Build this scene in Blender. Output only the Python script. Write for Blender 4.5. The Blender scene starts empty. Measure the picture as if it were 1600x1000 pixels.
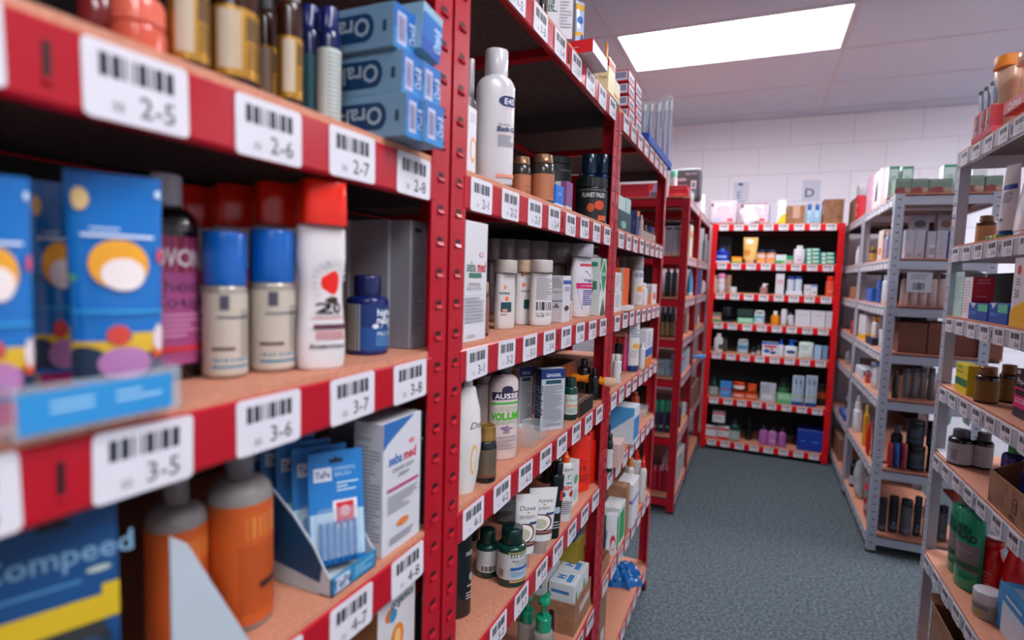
import bpy, math, random
from mathutils import Vector, Matrix
PI = math.pi
SC = bpy.context.scene
COL = SC.collection

# ------------------------------------------------------------------ camera
FPX = 877.27                       # focal length in pixels of a 1600 px wide frame
YAW, PITCH, ROLL = 0.410236, 0.0799532, 0.0309297
CAMZ = 1.35
def cam_axes():
    cy, sy, cp, sp, cr, sr = (math.cos(YAW), math.sin(YAW), math.cos(PITCH), math.sin(PITCH), math.cos(ROLL), math.sin(ROLL))
    fwd = Vector((-sy*cp, cy*cp, -sp)); r0 = Vector((cy, sy, 0)); u0 = r0.cross(fwd)
    return cr*r0 + sr*u0, -sr*r0 + cr*u0, fwd
RGT, UPV, FWD = cam_axes()
cd = bpy.data.cameras.new('camera'); cam = bpy.data.objects.new('camera', cd); COL.objects.link(cam)
cam.matrix_world = Matrix(((RGT.x, UPV.x, -FWD.x, 0), (RGT.y, UPV.y, -FWD.y, 0), (RGT.z, UPV.z, -FWD.z, CAMZ), (0, 0, 0, 1)))
cd.sensor_width = 36; cd.lens = 36*FPX/1600; cd.clip_start = .02
cd.dof.use_dof = True; cd.dof.focus_distance = 1.2; cd.dof.aperture_fstop = 2.6
SC.camera = cam

# ------------------------------------------------------------------ world, exposure
wd = bpy.data.worlds.new('world'); SC.world = wd; wd.use_nodes = True
wd.node_tree.nodes['Background'].inputs[0].default_value = (.55, .65, .75, 1)
wd.node_tree.nodes['Background'].inputs[1].default_value = .03
SC.view_settings.view_transform = 'Standard'; SC.view_settings.look = 'None'
SC.view_settings.gamma = 1; SC.view_settings.use_curve_mapping = False
SC.view_settings.exposure = 1.15
LAMP_STRENGTH = 12.0

# ------------------------------------------------------------------ materials
def lin(c):
    c = c/255
    return c/12.92 if c <= .04045 else ((c+.055)/1.055)**2.4
def rgb(h):
    if len(h) == 3: h = ''.join(a*2 for a in h)
    return (lin(int(h[0:2], 16)), lin(int(h[2:4], 16)), lin(int(h[4:6], 16)), 1)
MC = {}
# spec: 'rrggbb' or 'rgb' + optional '/x': p print, g glossy, m metal, t clear, c cardboard, s semi-clear
def mat(spec):
    if spec in MC: return MC[spec]
    if '/' in spec: c, k = spec.split('/')
    else: c, k = spec, 'p'
    m = bpy.data.materials.new('surface_' + spec.replace('/', '_')); m.use_nodes = True
    nt = m.node_tree; b = nt.nodes['Principled BSDF']; col = rgb(c)
    b.inputs['Base Color'].default_value = col
    rough = {'p': .5, 'g': .2, 'm': .32, 't': .06, 'c': .85, 's': .25, 'x': .95}[k]
    tc = nt.nodes.new('ShaderNodeTexCoord'); nz = nt.nodes.new('ShaderNodeTexNoise')
    nz.inputs['Scale'].default_value = 60 if k != 'c' else 160
    nt.links.new(tc.outputs['Object'], nz.inputs['Vector'])
    mr = nt.nodes.new('ShaderNodeMapRange'); mr.inputs['To Min'].default_value = rough*.8; mr.inputs['To Max'].default_value = min(1, rough*1.25)
    nt.links.new(nz.outputs['Fac'], mr.inputs['Value']); nt.links.new(mr.outputs[0], b.inputs['Roughness'])
    if k == 'c':
        mx = nt.nodes.new('ShaderNodeMix'); mx.data_type = 'RGBA'
        mx.inputs[6].default_value = tuple(x*.8 for x in col[:3]) + (1,); mx.inputs[7].default_value = tuple(min(1, x*1.15) for x in col[:3]) + (1,)
        nt.links.new(nz.outputs['Fac'], mx.inputs[0]); nt.links.new(mx.outputs[2], b.inputs['Base Color'])
    if k == 'm': b.inputs['Metallic'].default_value = .55
    if k == 'g': b.inputs['Coat Weight'].default_value = .25
    if k == 't': b.inputs['Alpha'].default_value = .22
    if k == 's': b.inputs['Alpha'].default_value = .6
    MC[spec] = m
    return m
def nodes_mat(name, fn, rough=.6, metal=0):
    m = bpy.data.materials.new(name); m.use_nodes = True; nt = m.node_tree
    b = nt.nodes['Principled BSDF']; b.inputs['Roughness'].default_value = rough; b.inputs['Metallic'].default_value = metal
    fn(nt, b, nt.nodes.new('ShaderNodeTexCoord')); MC[name] = m
    return m
def ramp(nt, fac, stops):
    r = nt.nodes.new('ShaderNodeValToRGB'); nt.links.new(fac, r.inputs[0])
    e = r.color_ramp.elements
    while len(e) < len(stops): e.new(.5)
    for i, (p, c) in enumerate(stops): e[i].position = p; e[i].color = rgb(c)
    return r
def noise(nt, tc, scale, detail=3, rough=.5, which='Object'):
    n = nt.nodes.new('ShaderNodeTexNoise'); n.inputs['Scale'].default_value = scale; n.inputs['Detail'].default_value = detail
    n.inputs['Roughness'].default_value = rough; nt.links.new(tc.outputs[which], n.inputs['Vector']); return n
def bump(nt, b, h, s, d=.002):
    bp = nt.nodes.new('ShaderNodeBump'); bp.inputs['Strength'].default_value = s; bp.inputs['Distance'].default_value = d
    nt.links.new(h, bp.inputs['Height']); nt.links.new(bp.outputs[0], b.inputs['Normal'])
def _carpet(nt, b, tc):
    n1 = noise(nt, tc, 75, 4, .75); n2 = noise(nt, tc, 700, 2, .6)
    mx = nt.nodes.new('ShaderNodeMath'); mx.operation = 'MULTIPLY_ADD'; mx.inputs[1].default_value = .55
    nt.links.new(n2.outputs['Fac'], mx.inputs[0]); 
    m2 = nt.nodes.new('ShaderNodeMath'); m2.operation = 'MULTIPLY'; m2.inputs[1].default_value = .5
    nt.links.new(n1.outputs['Fac'], m2.inputs[0]); nt.links.new(m2.outputs[0], mx.inputs[2])
    r = ramp(nt, mx.outputs[0], [(.40, '20292e'), (.52, '4d5a61'), (.64, '909ca2')])
    nt.links.new(r.outputs[0], b.inputs['Base Color']); bump(nt, b, n2.outputs['Fac'], .8, .004)
nodes_mat('carpet', _carpet, .95)
def _board(nt, b, tc):
    n = noise(nt, tc, 220, 3, .7); n2 = noise(nt, tc, 9, 2)
    r = ramp(nt, n.outputs['Fac'], [(.3, 'c07c62'), (.55, 'd48e70'), (.8, 'dc9a7e')])
    nt.links.new(r.outputs[0], b.inputs['Base Color']); bump(nt, b, n.outputs['Fac'], .15, .001)
nodes_mat('chipboard', _board, .62)
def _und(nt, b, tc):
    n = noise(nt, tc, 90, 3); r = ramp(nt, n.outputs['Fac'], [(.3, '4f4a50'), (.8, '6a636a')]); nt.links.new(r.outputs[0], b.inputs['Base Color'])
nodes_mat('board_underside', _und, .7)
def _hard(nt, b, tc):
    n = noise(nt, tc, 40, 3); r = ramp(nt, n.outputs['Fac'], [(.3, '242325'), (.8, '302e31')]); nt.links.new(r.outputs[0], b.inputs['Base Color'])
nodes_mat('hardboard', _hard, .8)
def _ceil(nt, b, tc):
    n = noise(nt, tc, 160, 5, .8); r = ramp(nt, n.outputs['Fac'], [(.3, 'b4b8c8'), (.5, 'ccd0e0'), (.75, 'd8dce8')])
    nt.links.new(r.outputs[0], b.inputs['Base Color']); bump(nt, b, n.outputs['Fac'], .5, .003)
nodes_mat('ceiling_tile', _ceil, .95)
def _wall(nt, b, tc):
    br = nt.nodes.new('ShaderNodeTexBrick'); mp = nt.nodes.new('ShaderNodeMapping'); mp.inputs['Rotation'].default_value = (PI/2, 0, 0)
    mp.inputs['Location'].default_value = (.055, 0, 0.04)
    nt.links.new(tc.outputs['Object'], mp.inputs[0]); nt.links.new(mp.outputs[0], br.inputs['Vector'])
    br.inputs['Color1'].default_value = rgb('f2f0f6'); br.inputs['Color2'].default_value = rgb('f0edf4'); br.inputs['Mortar'].default_value = rgb('dcd8e2')
    br.inputs['Scale'].default_value = 1; br.inputs['Brick Width'].default_value = .45; br.inputs['Row Height'].default_value = .225
    br.inputs['Mortar Size'].default_value = .004; br.inputs['Mortar Smooth'].default_value = .6
    nt.links.new(br.outputs['Color'], b.inputs['Base Color'])
    n = noise(nt, tc, 90, 4); ad = nt.nodes.new('ShaderNodeMath'); ad.operation = 'MULTIPLY_ADD'; ad.inputs[1].default_value = .15
    inv = nt.nodes.new('ShaderNodeMath'); inv.operation = 'SUBTRACT'; inv.inputs[0].default_value = 1; nt.links.new(br.outputs['Fac'], inv.inputs[1])
    nt.links.new(n.outputs['Fac'], ad.inputs[0]); nt.links.new(inv.outputs[0], ad.inputs[2]); bump(nt, b, ad.outputs[0], .5, .004)
nodes_mat('painted_blockwork', _wall, .7)
def _paint(c, name):
    def f(nt, b, tc):
        b.inputs['Base Color'].default_value = rgb(c); b.inputs['Coat Weight'].default_value = .2; b.inputs['Specular IOR Level'].default_value = .35; b.inputs['Coat Roughness'].default_value = .15
        n = noise(nt, tc, 350, 3); bump(nt, b, n.outputs['Fac'], .06, .0006)
    nodes_mat(name, f, .38)
_paint('b60420', 'red_paint'); _paint('e00010', 'bright_red_paint'); _paint('b4b8c6', 'grey_paint')
def _lamp(nt, b, tc):
    b.inputs['Base Color'].default_value = (1, 1, 1, 1)
    b.inputs['Emission Color'].default_value = (.93, .95, 1, 1); b.inputs['Emission Strength'].default_value = LAMP_STRENGTH
nodes_mat('lamp_diffuser', _lamp, .5)
OLD = LAMP_STRENGTH; LAMP_STRENGTH = 10.0; nodes_mat('dim_lamp_diffuser', _lamp, .5); LAMP_STRENGTH = OLD  # dimmer diffuser for the near panels, balancing them against the far ones
def _cb(nt, b, tc):
    w = nt.nodes.new('ShaderNodeTexWave'); w.inputs['Scale'].default_value = 60; nt.links.new(tc.outputs['Object'], w.inputs['Vector'])
    n = noise(nt, tc, 30, 3); r = ramp(nt, n.outputs['Fac'], [(.3, '8a5f44'), (.7, 'a8795a')]); nt.links.new(r.outputs[0], b.inputs['Base Color'])
    bump(nt, b, w.outputs['Fac'], .05, .001)
nodes_mat('corrugated_card', _cb, .85)
def M(s): return MC[s] if s in MC else mat(s)

# ------------------------------------------------------------------ mesh builder
TXT = {}
def glyphs(s, bold=0, shear=0):
    k = (s, bold, shear)
    if k not in TXT:
        c = bpy.data.curves.new('t', 'FONT'); c.body = s; c.size = 1; c.resolution_u = 2; c.offset = bold; c.shear = shear
        c.fill_mode = 'FRONT'
        o = bpy.data.objects.new('t', c); me = bpy.data.meshes.new_from_object(o)
        vs = [(v.co.x, v.co.y) for v in me.vertices]; fs = [tuple(p.vertices) for p in me.polygons]
        fs = [tuple(f) if sum((vs[f[i]][0]*vs[f[(i+1) % len(f)]][1]-vs[f[(i+1) % len(f)]][0]*vs[f[i]][1]) for i in range(len(f))) > 0 else tuple(reversed(f)) for f in fs]
        x0 = min([v[0] for v in vs] or [0]); x1 = max([v[0] for v in vs] or [1])
        TXT[k] = ([((x-x0), y) for x, y in vs], fs, x1-x0)
        bpy.data.objects.remove(o); bpy.data.curves.remove(c); bpy.data.meshes.remove(me)
    return TXT[k]
class MB:
    def __init__(s): s.v = []; s.f = []; s.m = []; s.mats = []
    def mi(s, m):
        if m not in s.mats: s.mats.append(m)
        return s.mats.index(m)
    def face(s, pts, m, flip=False):
        i = len(s.v); s.v += [tuple(p) for p in pts]; r = list(range(i, i+len(pts)))
        s.f.append(r[::-1] if flip else r); s.m.append(s.mi(m))
    def box(s, x0, y0, z0, x1, y1, z1, m):
        i = len(s.v)
        s.v += [(x, y, z) for z in (z0, z1) for x, y in ((x0, y0), (x1, y0), (x1, y1), (x0, y1))]
        for q in ((3, 2, 1, 0), (4, 5, 6, 7), (0, 1, 5, 4), (1, 2, 6, 5), (2, 3, 7, 6), (3, 0, 4, 7)):
            s.f.append([i+a for a in q]); s.m.append(s.mi(m))
        return s
    def loft(s, rings, m, bot=True, top=True):
        n = len(rings[0]); i = len(s.v); k = s.mi(m)
        for r in rings: s.v += [tuple(p) for p in r]
        for a in range(len(rings)-1):
            for b in range(n):
                c = (b+1) % n; s.f.append([i+a*n+b, i+a*n+c, i+(a+1)*n+c, i+(a+1)*n+b]); s.m.append(k)
        if bot: s.f.append([i+b for b in range(n)][::-1]); s.m.append(k)
        if top: s.f.append([i+(len(rings)-1)*n+b for b in range(n)]); s.m.append(k)
        return s
    def sect(s, prof, m, n=28, p=2.0, bot=True, top=True, cx=0, cy=0):
        # prof: (z, rx, ry[, ox, oy]); superellipse rings; theta=0 faces -Y, counter-clockwise seen from above
        rings = []
        for q in prof:
            z, rx, ry = q[:3]; ox, oy = (q[3], q[4]) if len(q) > 3 else (0, 0)
            rings.append([(cx+ox+x, cy+oy+y, z) for x, y in (sup(2*PI*j/n, rx, ry, p) for j in range(n))])
        return s.loft(rings, m, bot, top)
    def rbox(s, w, d, z0, z1, m, b=.0012, cx=0, cy=0):
        a = w/2; c = d/2
        def ring(i, z): 
            k = b
            return [(cx+x, cy+y, z) for x, y in ((-a+k+i*0, -c+i), (a-k, -c+i), (a-i, -c+k), (a-i, c-k), (a-k, c-i), (-a+k, c-i), (-a+i, c-k), (-a+i, -c+k))]
        return s.loft([ring(b, z0), ring(0, z0+b), ring(0, z1-b), ring(b, z1)], m)
    def tube(s, pts, r, m, n=8):
        rings = []; pts = [Vector(p) for p in pts]; rr = r if isinstance(r, (list, tuple)) else [r]*len(pts)
        for i, p in enumerate(pts):
            t = (pts[min(i+1, len(pts)-1)]-pts[max(i-1, 0)]).normalized()
            a = t.orthogonal().normalized() if i == 0 else (a - t*a.dot(t)).normalized()
            b = t.cross(a)
            rings.append([p+rr[i]*(a*math.cos(2*PI*j/n)+b*math.sin(2*PI*j/n)) for j in range(n)])
        return s.loft(rings, m)
    def build(s, name, parent=None, smooth=True, ang=38, loc=None):
        me = bpy.data.meshes.new(name); me.from_pydata(s.v, [], s.f)
        for m in s.mats: me.materials.append(M(m))
        me.polygons.foreach_set('material_index', s.m)
        if smooth:
            me.polygons.foreach_set('use_smooth', [True]*len(s.f)); me.set_sharp_from_angle(angle=math.radians(ang))
        o = bpy.data.objects.new(name, me); COL.objects.link(o)
        if parent: o.parent = parent
        if loc: o.location = loc
        return o
def sup(t, rx, ry, p):
    c, sn = math.cos(t), math.sin(t); e = 2/p
    # t=0 -> (0,-ry), t=pi/2 -> (rx,0)
    return (rx*math.copysign(abs(sn)**e, sn), -ry*math.copysign(abs(c)**e, c))

# ------------------------------------------------------------------ printing on surfaces
def flatmap(origin, ux, vz, nrm):
    o, a, b, n = Vector(origin), Vector(ux), Vector(vz), Vector(nrm)
    return (lambda u, v, off: o + a*u + b*v + n*off), a.length, b.length, 1
def curvemap(sec, a0, a1, z0, z1):
    # sec(z)->(rx,ry,p); angles in degrees, 0 faces front (-Y), positive to the right
    def P(u, v, off):
        z = z0+(z1-z0)*v; rx, ry, p = sec(z); t = math.radians(a0+(a1-a0)*u)
        x, y = sup(t, rx+off, ry+off, p); return Vector((x, y, z))
    rx, ry, p = sec((z0+z1)/2)
    return P, math.radians(a1-a0)*(rx+ry)/2, z1-z0, max(2, int(abs(a1-a0)/12))
def decor(mb, mp, ops, base=0):
    P, W, H, nu = mp
    def strip(u0, u1, lo, hi, m, off, k=None):
        k = k or max(1, int(math.ceil(abs(u1-u0)*nu)))
        for i in range(k):
            a = u0+(u1-u0)*i/k; b = u0+(u1-u0)*(i+1)/k
            mb.face([P(a, lo(a), off), P(b, lo(b), off), P(b, hi(b), off), P(a, hi(a), off)], m)
    for n, op in enumerate(ops):
        off = .00025+.00016*(n+base); c = op[0]
        if c == 'r': strip(op[1], op[3], lambda u, q=op: q[2], lambda u, q=op: q[4], op[5], off)
        elif c == 'e':
            _, cu, cv, ru, rv, m = op[:6]
            f = lambda u: rv*math.sqrt(max(0, 1-((u-cu)/ru)**2))
            for i in range(12):
                a = cu-ru*math.cos(PI*i/12); b = cu-ru*math.cos(PI*(i+1)/12)
                mb.face([P(a, cv-f(a), off), P(b, cv-f(b), off), P(b, cv+f(b), off), P(a, cv+f(a), off)], m)
        elif c == 'p': mb.face([P(u, v, off) for u, v in op[1]], op[2])
        elif c == 'l':
            _, u0, v0, u1, v1, k, m = op; rd = random.Random(k*7+int(u0*100))
            for i in range(k):
                vt = v1-(v1-v0)*i/k; e = u0+(u1-u0)*(1 if rd.random() < .6 else rd.uniform(.5, .95))
                strip(u0, e, lambda u: vt-(v1-v0)/k*.45, lambda u: vt, m, off)
        elif c == 'b':
            _, u0, v0, u1, v1 = op[:5]; m = op[5] if len(op) > 5 else '222'; rd = random.Random(int(u0*991+v0*37)); x = 0; k = 26
            while x < k:
                wd_ = rd.choice((1, 1, 2, 3)); a = u0+(u1-u0)*x/k; b = u0+(u1-u0)*min(k, x+wd_)/k
                strip(a, b, lambda u: v0, lambda u: v1, m, off, 1); x += wd_+rd.choice((1, 1, 2))
        elif c == 't':
            _, s, cu, cv, h, m = op[:6]; o = op[6] if len(op) > 6 else {}
            vs, fs, gw = glyphs(s, o.get('b', 0), o.get('i', 0)); rot = o.get('r', 0)
            sc = h*H/.72; wmax = o.get('w'); wm = gw*sc; sx = sc
            if wmax:
                full = wmax*(W if rot in (0, 180) else H)
                if wm > full: sx = sc*full/wm; wm = full
            pts = []
            for x, y in vs:
                X = x*sx-wm/2; Y = (y-.36)*sc
                if rot == 90: X, Y = -Y, X
                elif rot == -90: X, Y = Y, -X
                elif rot == 180: X, Y = -X, -Y
                pts.append(P(cu+X/W, cv+Y/H, off))
            i = len(mb.v); mb.v += [tuple(p) for p in pts]; k = mb.mi(m)
            for f in fs: mb.f.append([i+a for a in f]); mb.m.append(k)

# ------------------------------------------------------------------ things
def thing(name, label, cat, loc=(0, 0, 0), rotz=0, group=None):
    o = bpy.data.objects.new(name, None); COL.objects.link(o); o.empty_display_size = .05
    o.location = loc; o.rotation_euler = (0, 0, rotz); o['label'] = label; o['category'] = cat
    if group: o['group'] = group
    return o
def tag(o, label, cat, group=None):
    o['label'] = label; o['category'] = cat
    if group: o['group'] = group
    return o
def struct(o): o['kind'] = 'structure'; return o
def dup(root, loc, rotz=None, label=None, group=None):
    r = root.copy(); COL.objects.link(r); r.location = loc
    if rotz is not None: r.rotation_euler = (0, 0, rotz)
    if label: r['label'] = label
    if group: r['group'] = group
    for ch in list(root.children):
        c = ch.copy(); COL.objects.link(c); c.parent = r
        for g in ch.children:
            e = g.copy(); COL.objects.link(e); e.parent = c
    return r

# ------------------------------------------------------------------ the room
XL, XR, YB, YW, CZ = -.372, .585, 4.72, 5.2, 2.70
WX0, WX1, WY0 = -2.6, 2.9, -3.4
b = MB().box(WX0, WY0, -.1, WX1, YW, 0, 'carpet'); struct(b.build('floor', smooth=False))
b = MB().box(WX0, YW, 0, WX1, YW+.12, 2.95, 'painted_blockwork'); struct(b.build('wall_back', smooth=False))
b = MB().box(WX0-.12, WY0, 0, WX0, YW, 2.95, 'painted_blockwork'); struct(b.build('wall_left', smooth=False))
b = MB().box(WX1, WY0, 0, WX1+.12, YW, 2.95, 'painted_blockwork'); struct(b.build('wall_right', smooth=False))
b = MB().box(WX0, WY0-.12, 0, WX1, WY0, 2.95, 'painted_blockwork'); struct(b.build('wall_front', smooth=False))
# suspended ceiling: 1.2 x 0.6 tiles, the lamp cells left open
gx = [-.83+1.2*i for i in range(-3, 4)]; gy = [3.2+.6*i for i in range(-12, 5)]
lamps = [(-.83, 3.2), (.37, .2), (1.57, 3.2), (.37, -1.6)]  # third panel is added out of view to brighten the back wall
b = MB(); g = MB()
xs = sorted(set([WX0, WX1]+[x for x in gx if WX0 < x < WX1])); ys = sorted(set([WY0, YW]+[y for y in gy if WY0 < y < YW]))
for i in range(len(xs)-1):
    for j in range(len(ys)-1):
        if any(abs(xs[i]-lx) < .01 and abs(ys[j]-ly) < .01 for lx, ly in lamps): continue
        b.box(xs[i]+.004, ys[j]+.004, CZ, xs[i+1]-.004, ys[j+1]-.004, CZ+.015, 'ceiling_tile')
for x in xs: g.box(x-.012, WY0, CZ-.002, x+.012, YW, CZ+.03, 'c4c0cc')
for y in ys: g.box(WX0, y-.012, CZ-.0025, WX1, y+.012, CZ+.03, 'c4c0cc')
b.box(WX0, WY0, 2.9, WX1, YW, 2.95, 'ceiling_tile')
cl = b.build('ceiling', smooth=False); struct(cl); struct(g.build('trim_1', smooth=False))
LL = ['lit ceiling panel between the left red racks and the back wall', 'ceiling light panel above the aisle nearest the viewer', 'added unseen light panel above the far grey racks to brighten the back wall', 'ceiling light panel over the aisle behind the viewer']
for (lx, ly), lb in zip(lamps, LL):
    t = thing('ceiling_light', lb, 'light', (lx+.6, ly+.3, CZ), group='fluorescent ceiling panels')
    f = MB(); W_, D_ = .586, .286
    for (x0, y0, x1, y1) in ((-W_, -D_, W_, -D_+.012), (-W_, D_-.012, W_, D_), (-W_, -D_+.012, -W_+.012, D_-.012), (W_-.012, -D_+.012, W_, D_-.012)):
        f.box(x0, y0, .0, x1, y1, .075, 'd8d6dd')
    f.box(-W_, -D_, .075, W_, D_, .08, 'd8d6dd'); f.build('frame', t, smooth=False)
    MB().box(-W_+.014, -D_+.014, .045, W_-.014, D_-.014, .05, 'lamp_diffuser' if ly > 1 else 'dim_lamp_diffuser').build('diffuser', t, smooth=False)
    cp = MB()
    for sx in (-1, 1):
        for yy in (-.1, 0.02): cp.rbox(.05, .012, .036, .044, 'c9d3d3', .002, sx*.53, yy)
    for (x_, y_) in ((-.35, .1), (.25, .13), (-.2, -.12), (.3, -.05)): cp.rbox(.05, .006, .038, .044, '9aa2a4', .001, x_, y_)
    cp.build('clip', t)

# ------------------------------------------------------------------ racks
LV = [0, 1.815, 1.491, 1.251, 1.018, .790, .452, .096]      # board tops, level 1 (top) .. 7
PL = {}
def plabel(txt, sub, fine):
    k = (txt, sub)
    if k not in PL:
        m = MB(); w, h = .0675, .046; r = .004
        pts = []
        for cx, cz, a0 in ((w-r, r, -90), (w-r, h-r, 0), (r, h-r, 90), (r, r, 180)):
            for q in range(4): a = math.radians(a0+30*q); pts.append((cx+r*math.cos(a), -.0006, cz+r*math.sin(a)))
        m.face(pts, 'e2dde4'); m.face([(x, 0, z) for x, y, z in pts], 'e2dde4', True)
        for i in range(16): a, c = pts[i], pts[(i+1) % 16]; m.face([(a[0], 0, a[2]), (c[0], 0, c[2]), c, a], 'e2dde4')
        decor(m, flatmap((0, -.0006, 0), (w, 0, 0), (0, 0, h), (0, -1, 0)), [('b', .14, .56, .84, .86, '2b2f3c'), ('t', txt, .67, .28, .3, '20242c', {'w': .5}), ('t', sub, .30, .2, .12, '6a6c76')])
        o = m.build('price_label', None, False); PL[k] = o.data; bpy.data.objects.remove(o)
    return PL[k]
LVB = {2: {4: 1.015, 5: .775, 6: .427}, 3: {5: .784, 6: .452, 7: .115}, 4: {}, 5: {1: 1.80, 2: 1.50, 3: 1.265, 4: 1.03, 5: .79, 6: .43, 7: .085}, 6: {1: 1.800, 2: 1.491, 3: 1.26, 4: 1.027, 5: .794, 6: .439}}
def rack(label, loc, rotz, W, D, paint, levels, upr=(1, 1, 1, 1), sub='14', off=.05, H=1.8, tex=True, back=True, lab=True, slots=True, nl=8, endrail=True, rail='4a4046', lvb=None, skip=()):  # default rail colour is dark grey: shade painted into the rails
    lv = dict(enumerate(LV)); lv.update(LVB.get(lvb, {}))
    t = thing('shelving_unit', label, 'shelving', loc, rotz, 'metal shelving racks with price labels'); fw = .04; dark = '33060f' if 'red' in paint else '3a3d46'; hi = 'c43c50' if 'red' in paint else 'b8bcc8'
    for k, (x, y, sx, sy) in enumerate(((0, 0, 1, 1), (W, 0, -1, 1), (0, D, 1, -1), (W, D, -1, -1))):
        if not upr[k]: continue
        m = MB(); T = .0025
        ring = [(0, 0), (fw, 0), (fw, T), (T, T), (T, fw), (0, fw)]
        if sx*sy < 0: ring = ring[::-1]
        # rounded outer corner via two extra points
        m.loft([[(x+sx*a, y+sy*c, z) for a, c in ring] for z in (0, H)], paint)
        if slots:
            zs = .03
            while zs < H-.02:
                for fl in (0, 1):
                    zz = zs+(.02 if fl else 0)
                    def q(a, c, dz, o):
                        return (x+sx*a, y-sy*o, zz+dz) if fl == 0 else (x-sx*o, y+sy*a, zz+dz)
                    cc = [(.013, 0), (.025, 0), (.025, 0), (.013, 0)]
                    pts = [q(.013, 0, -.001, .0004), q(.026, 0, -.001, .0004), q(.026, 0, .005, .0004), q(.013, 0, .005, .0004)]
                    fpd = (sx*sy > 0) if fl == 0 else (sx*sy < 0)
                    m.face(pts, dark, not fpd)
                    lp = [q(.012, 0, -.001, .0005), q(.027, 0, -.001, .0005), q(.026, 0, -.0055, .003), q(.013, 0, -.0055, .003)]
                    m.face(lp, paint, fpd); m.face([lp[3], lp[2], q(.027, 0, -.0075, .0002), q(.012, 0, -.0075, .0002)], paint, fpd)
                zs += .04
        m.box(min(x-.0015*sx, x+sx*(fw+.001)), min(y-.0015*sy, y+sy*(fw+.001)), 0, max(x-.0015*sx, x+sx*(fw+.001)), max(y-.0015*sy, y+sy*(fw+.001)), .012, '1b1b1d')
        m.build('upright', t, False)
    for n in levels:
        z = lv[n]; zb = z-.007
        for fr in (0, 1):
            m = MB(); y0 = -.001 if not fr else D+.001; s = 1 if not fr else -1
            ch = [(y0, zb-.044), (y0, zb-.002), (y0+s*.002, zb), (y0+s*.006, zb), (y0+s*.006, zb-.014), (y0+s*.014, zb-.014), (y0+s*.014, zb-.016), (y0+s*.004, zb-.018), (y0+s*.004, zb-.044), (y0+s*.012, zb-.045), (y0+s*.012, zb-.047), (y0+s*.002, zb-.047)]
            x0 = fw-.006; x1 = W-fw+.006
            rg = [[(x, a, c) for a, c in ch] for x in (x0, x1)]
            if fr: rg = rg[::-1]
            m.loft(rg, paint)
            if not fr:
                xc = off+.1045*4-.018; m.rbox(.0045, .001, zb-.033, zb-.012, dark, .0004, xc, y0-.0003)
                m.rbox(.005, .002, zb-.036, zb-.032, paint, .0005, xc, y0-.001)
            bo = m.build('shelf_beam' if not fr else 'rear_beam', t, True, 30)
            if not fr and lab and n not in skip:
                for c in range(nl):
                    pl = bpy.data.objects.new('price_label', plabel('%d-%d' % (n, c+1), sub, 1)); COL.objects.link(pl); pl.parent = bo
                    rd = random.Random(n*31+c+int(loc[1]*100)); pl.location = (off+.1045*c+rd.uniform(-.002, .002), y0-.0006, zb-.0465+rd.uniform(-.0012, .0012)); pl.rotation_euler = (0, rd.uniform(-.02, .02), 0)
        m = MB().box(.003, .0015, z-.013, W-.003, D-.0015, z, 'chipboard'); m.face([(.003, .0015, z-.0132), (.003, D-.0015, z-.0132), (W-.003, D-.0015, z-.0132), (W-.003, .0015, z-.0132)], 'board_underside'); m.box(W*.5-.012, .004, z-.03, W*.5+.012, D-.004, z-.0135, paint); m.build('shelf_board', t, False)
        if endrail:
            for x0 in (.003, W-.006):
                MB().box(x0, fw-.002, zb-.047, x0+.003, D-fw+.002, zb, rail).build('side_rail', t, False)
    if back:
        MB().box(.005, D-.006, .1, W-.005, D-.003, H-.02, 'hardboard').build('added_back_panel', t, False)  # panel added to keep room light out, so rack interiors stay dark
    return t
BW = .888; L90 = PI/2
ALL = (1, 2, 3, 4, 5, 6, 7)
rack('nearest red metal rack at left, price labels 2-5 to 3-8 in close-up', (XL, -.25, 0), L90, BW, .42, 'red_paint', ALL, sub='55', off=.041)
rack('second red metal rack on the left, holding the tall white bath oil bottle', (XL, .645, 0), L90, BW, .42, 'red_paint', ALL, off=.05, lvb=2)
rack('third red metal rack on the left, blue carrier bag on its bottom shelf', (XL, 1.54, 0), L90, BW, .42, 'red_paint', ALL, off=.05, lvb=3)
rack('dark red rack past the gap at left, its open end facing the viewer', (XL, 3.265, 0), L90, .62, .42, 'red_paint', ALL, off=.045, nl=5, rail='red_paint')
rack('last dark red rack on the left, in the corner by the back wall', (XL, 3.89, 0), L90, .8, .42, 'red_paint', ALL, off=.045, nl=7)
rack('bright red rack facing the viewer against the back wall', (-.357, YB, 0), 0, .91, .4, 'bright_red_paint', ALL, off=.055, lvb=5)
rack('nearest grey metal rack at the right edge', (XR, 2.345, 0), -L90, BW, .42, 'grey_paint', ALL, off=.045, lvb=6, back=False, rail='grey_paint')
rack('grey metal rack beyond the gap on the right, stacked boxes seen through its end', (XR, 4.16, 0), -L90, BW, .42, 'grey_paint', ALL, off=.045, lvb=6, back=False, rail='grey_paint')
rack('farthest grey rack on the right, next to the bright red back rack', (XR, 5.07, 0), -L90, BW, .42, 'grey_paint', ALL, off=.045, lvb=6, back=True)
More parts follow.
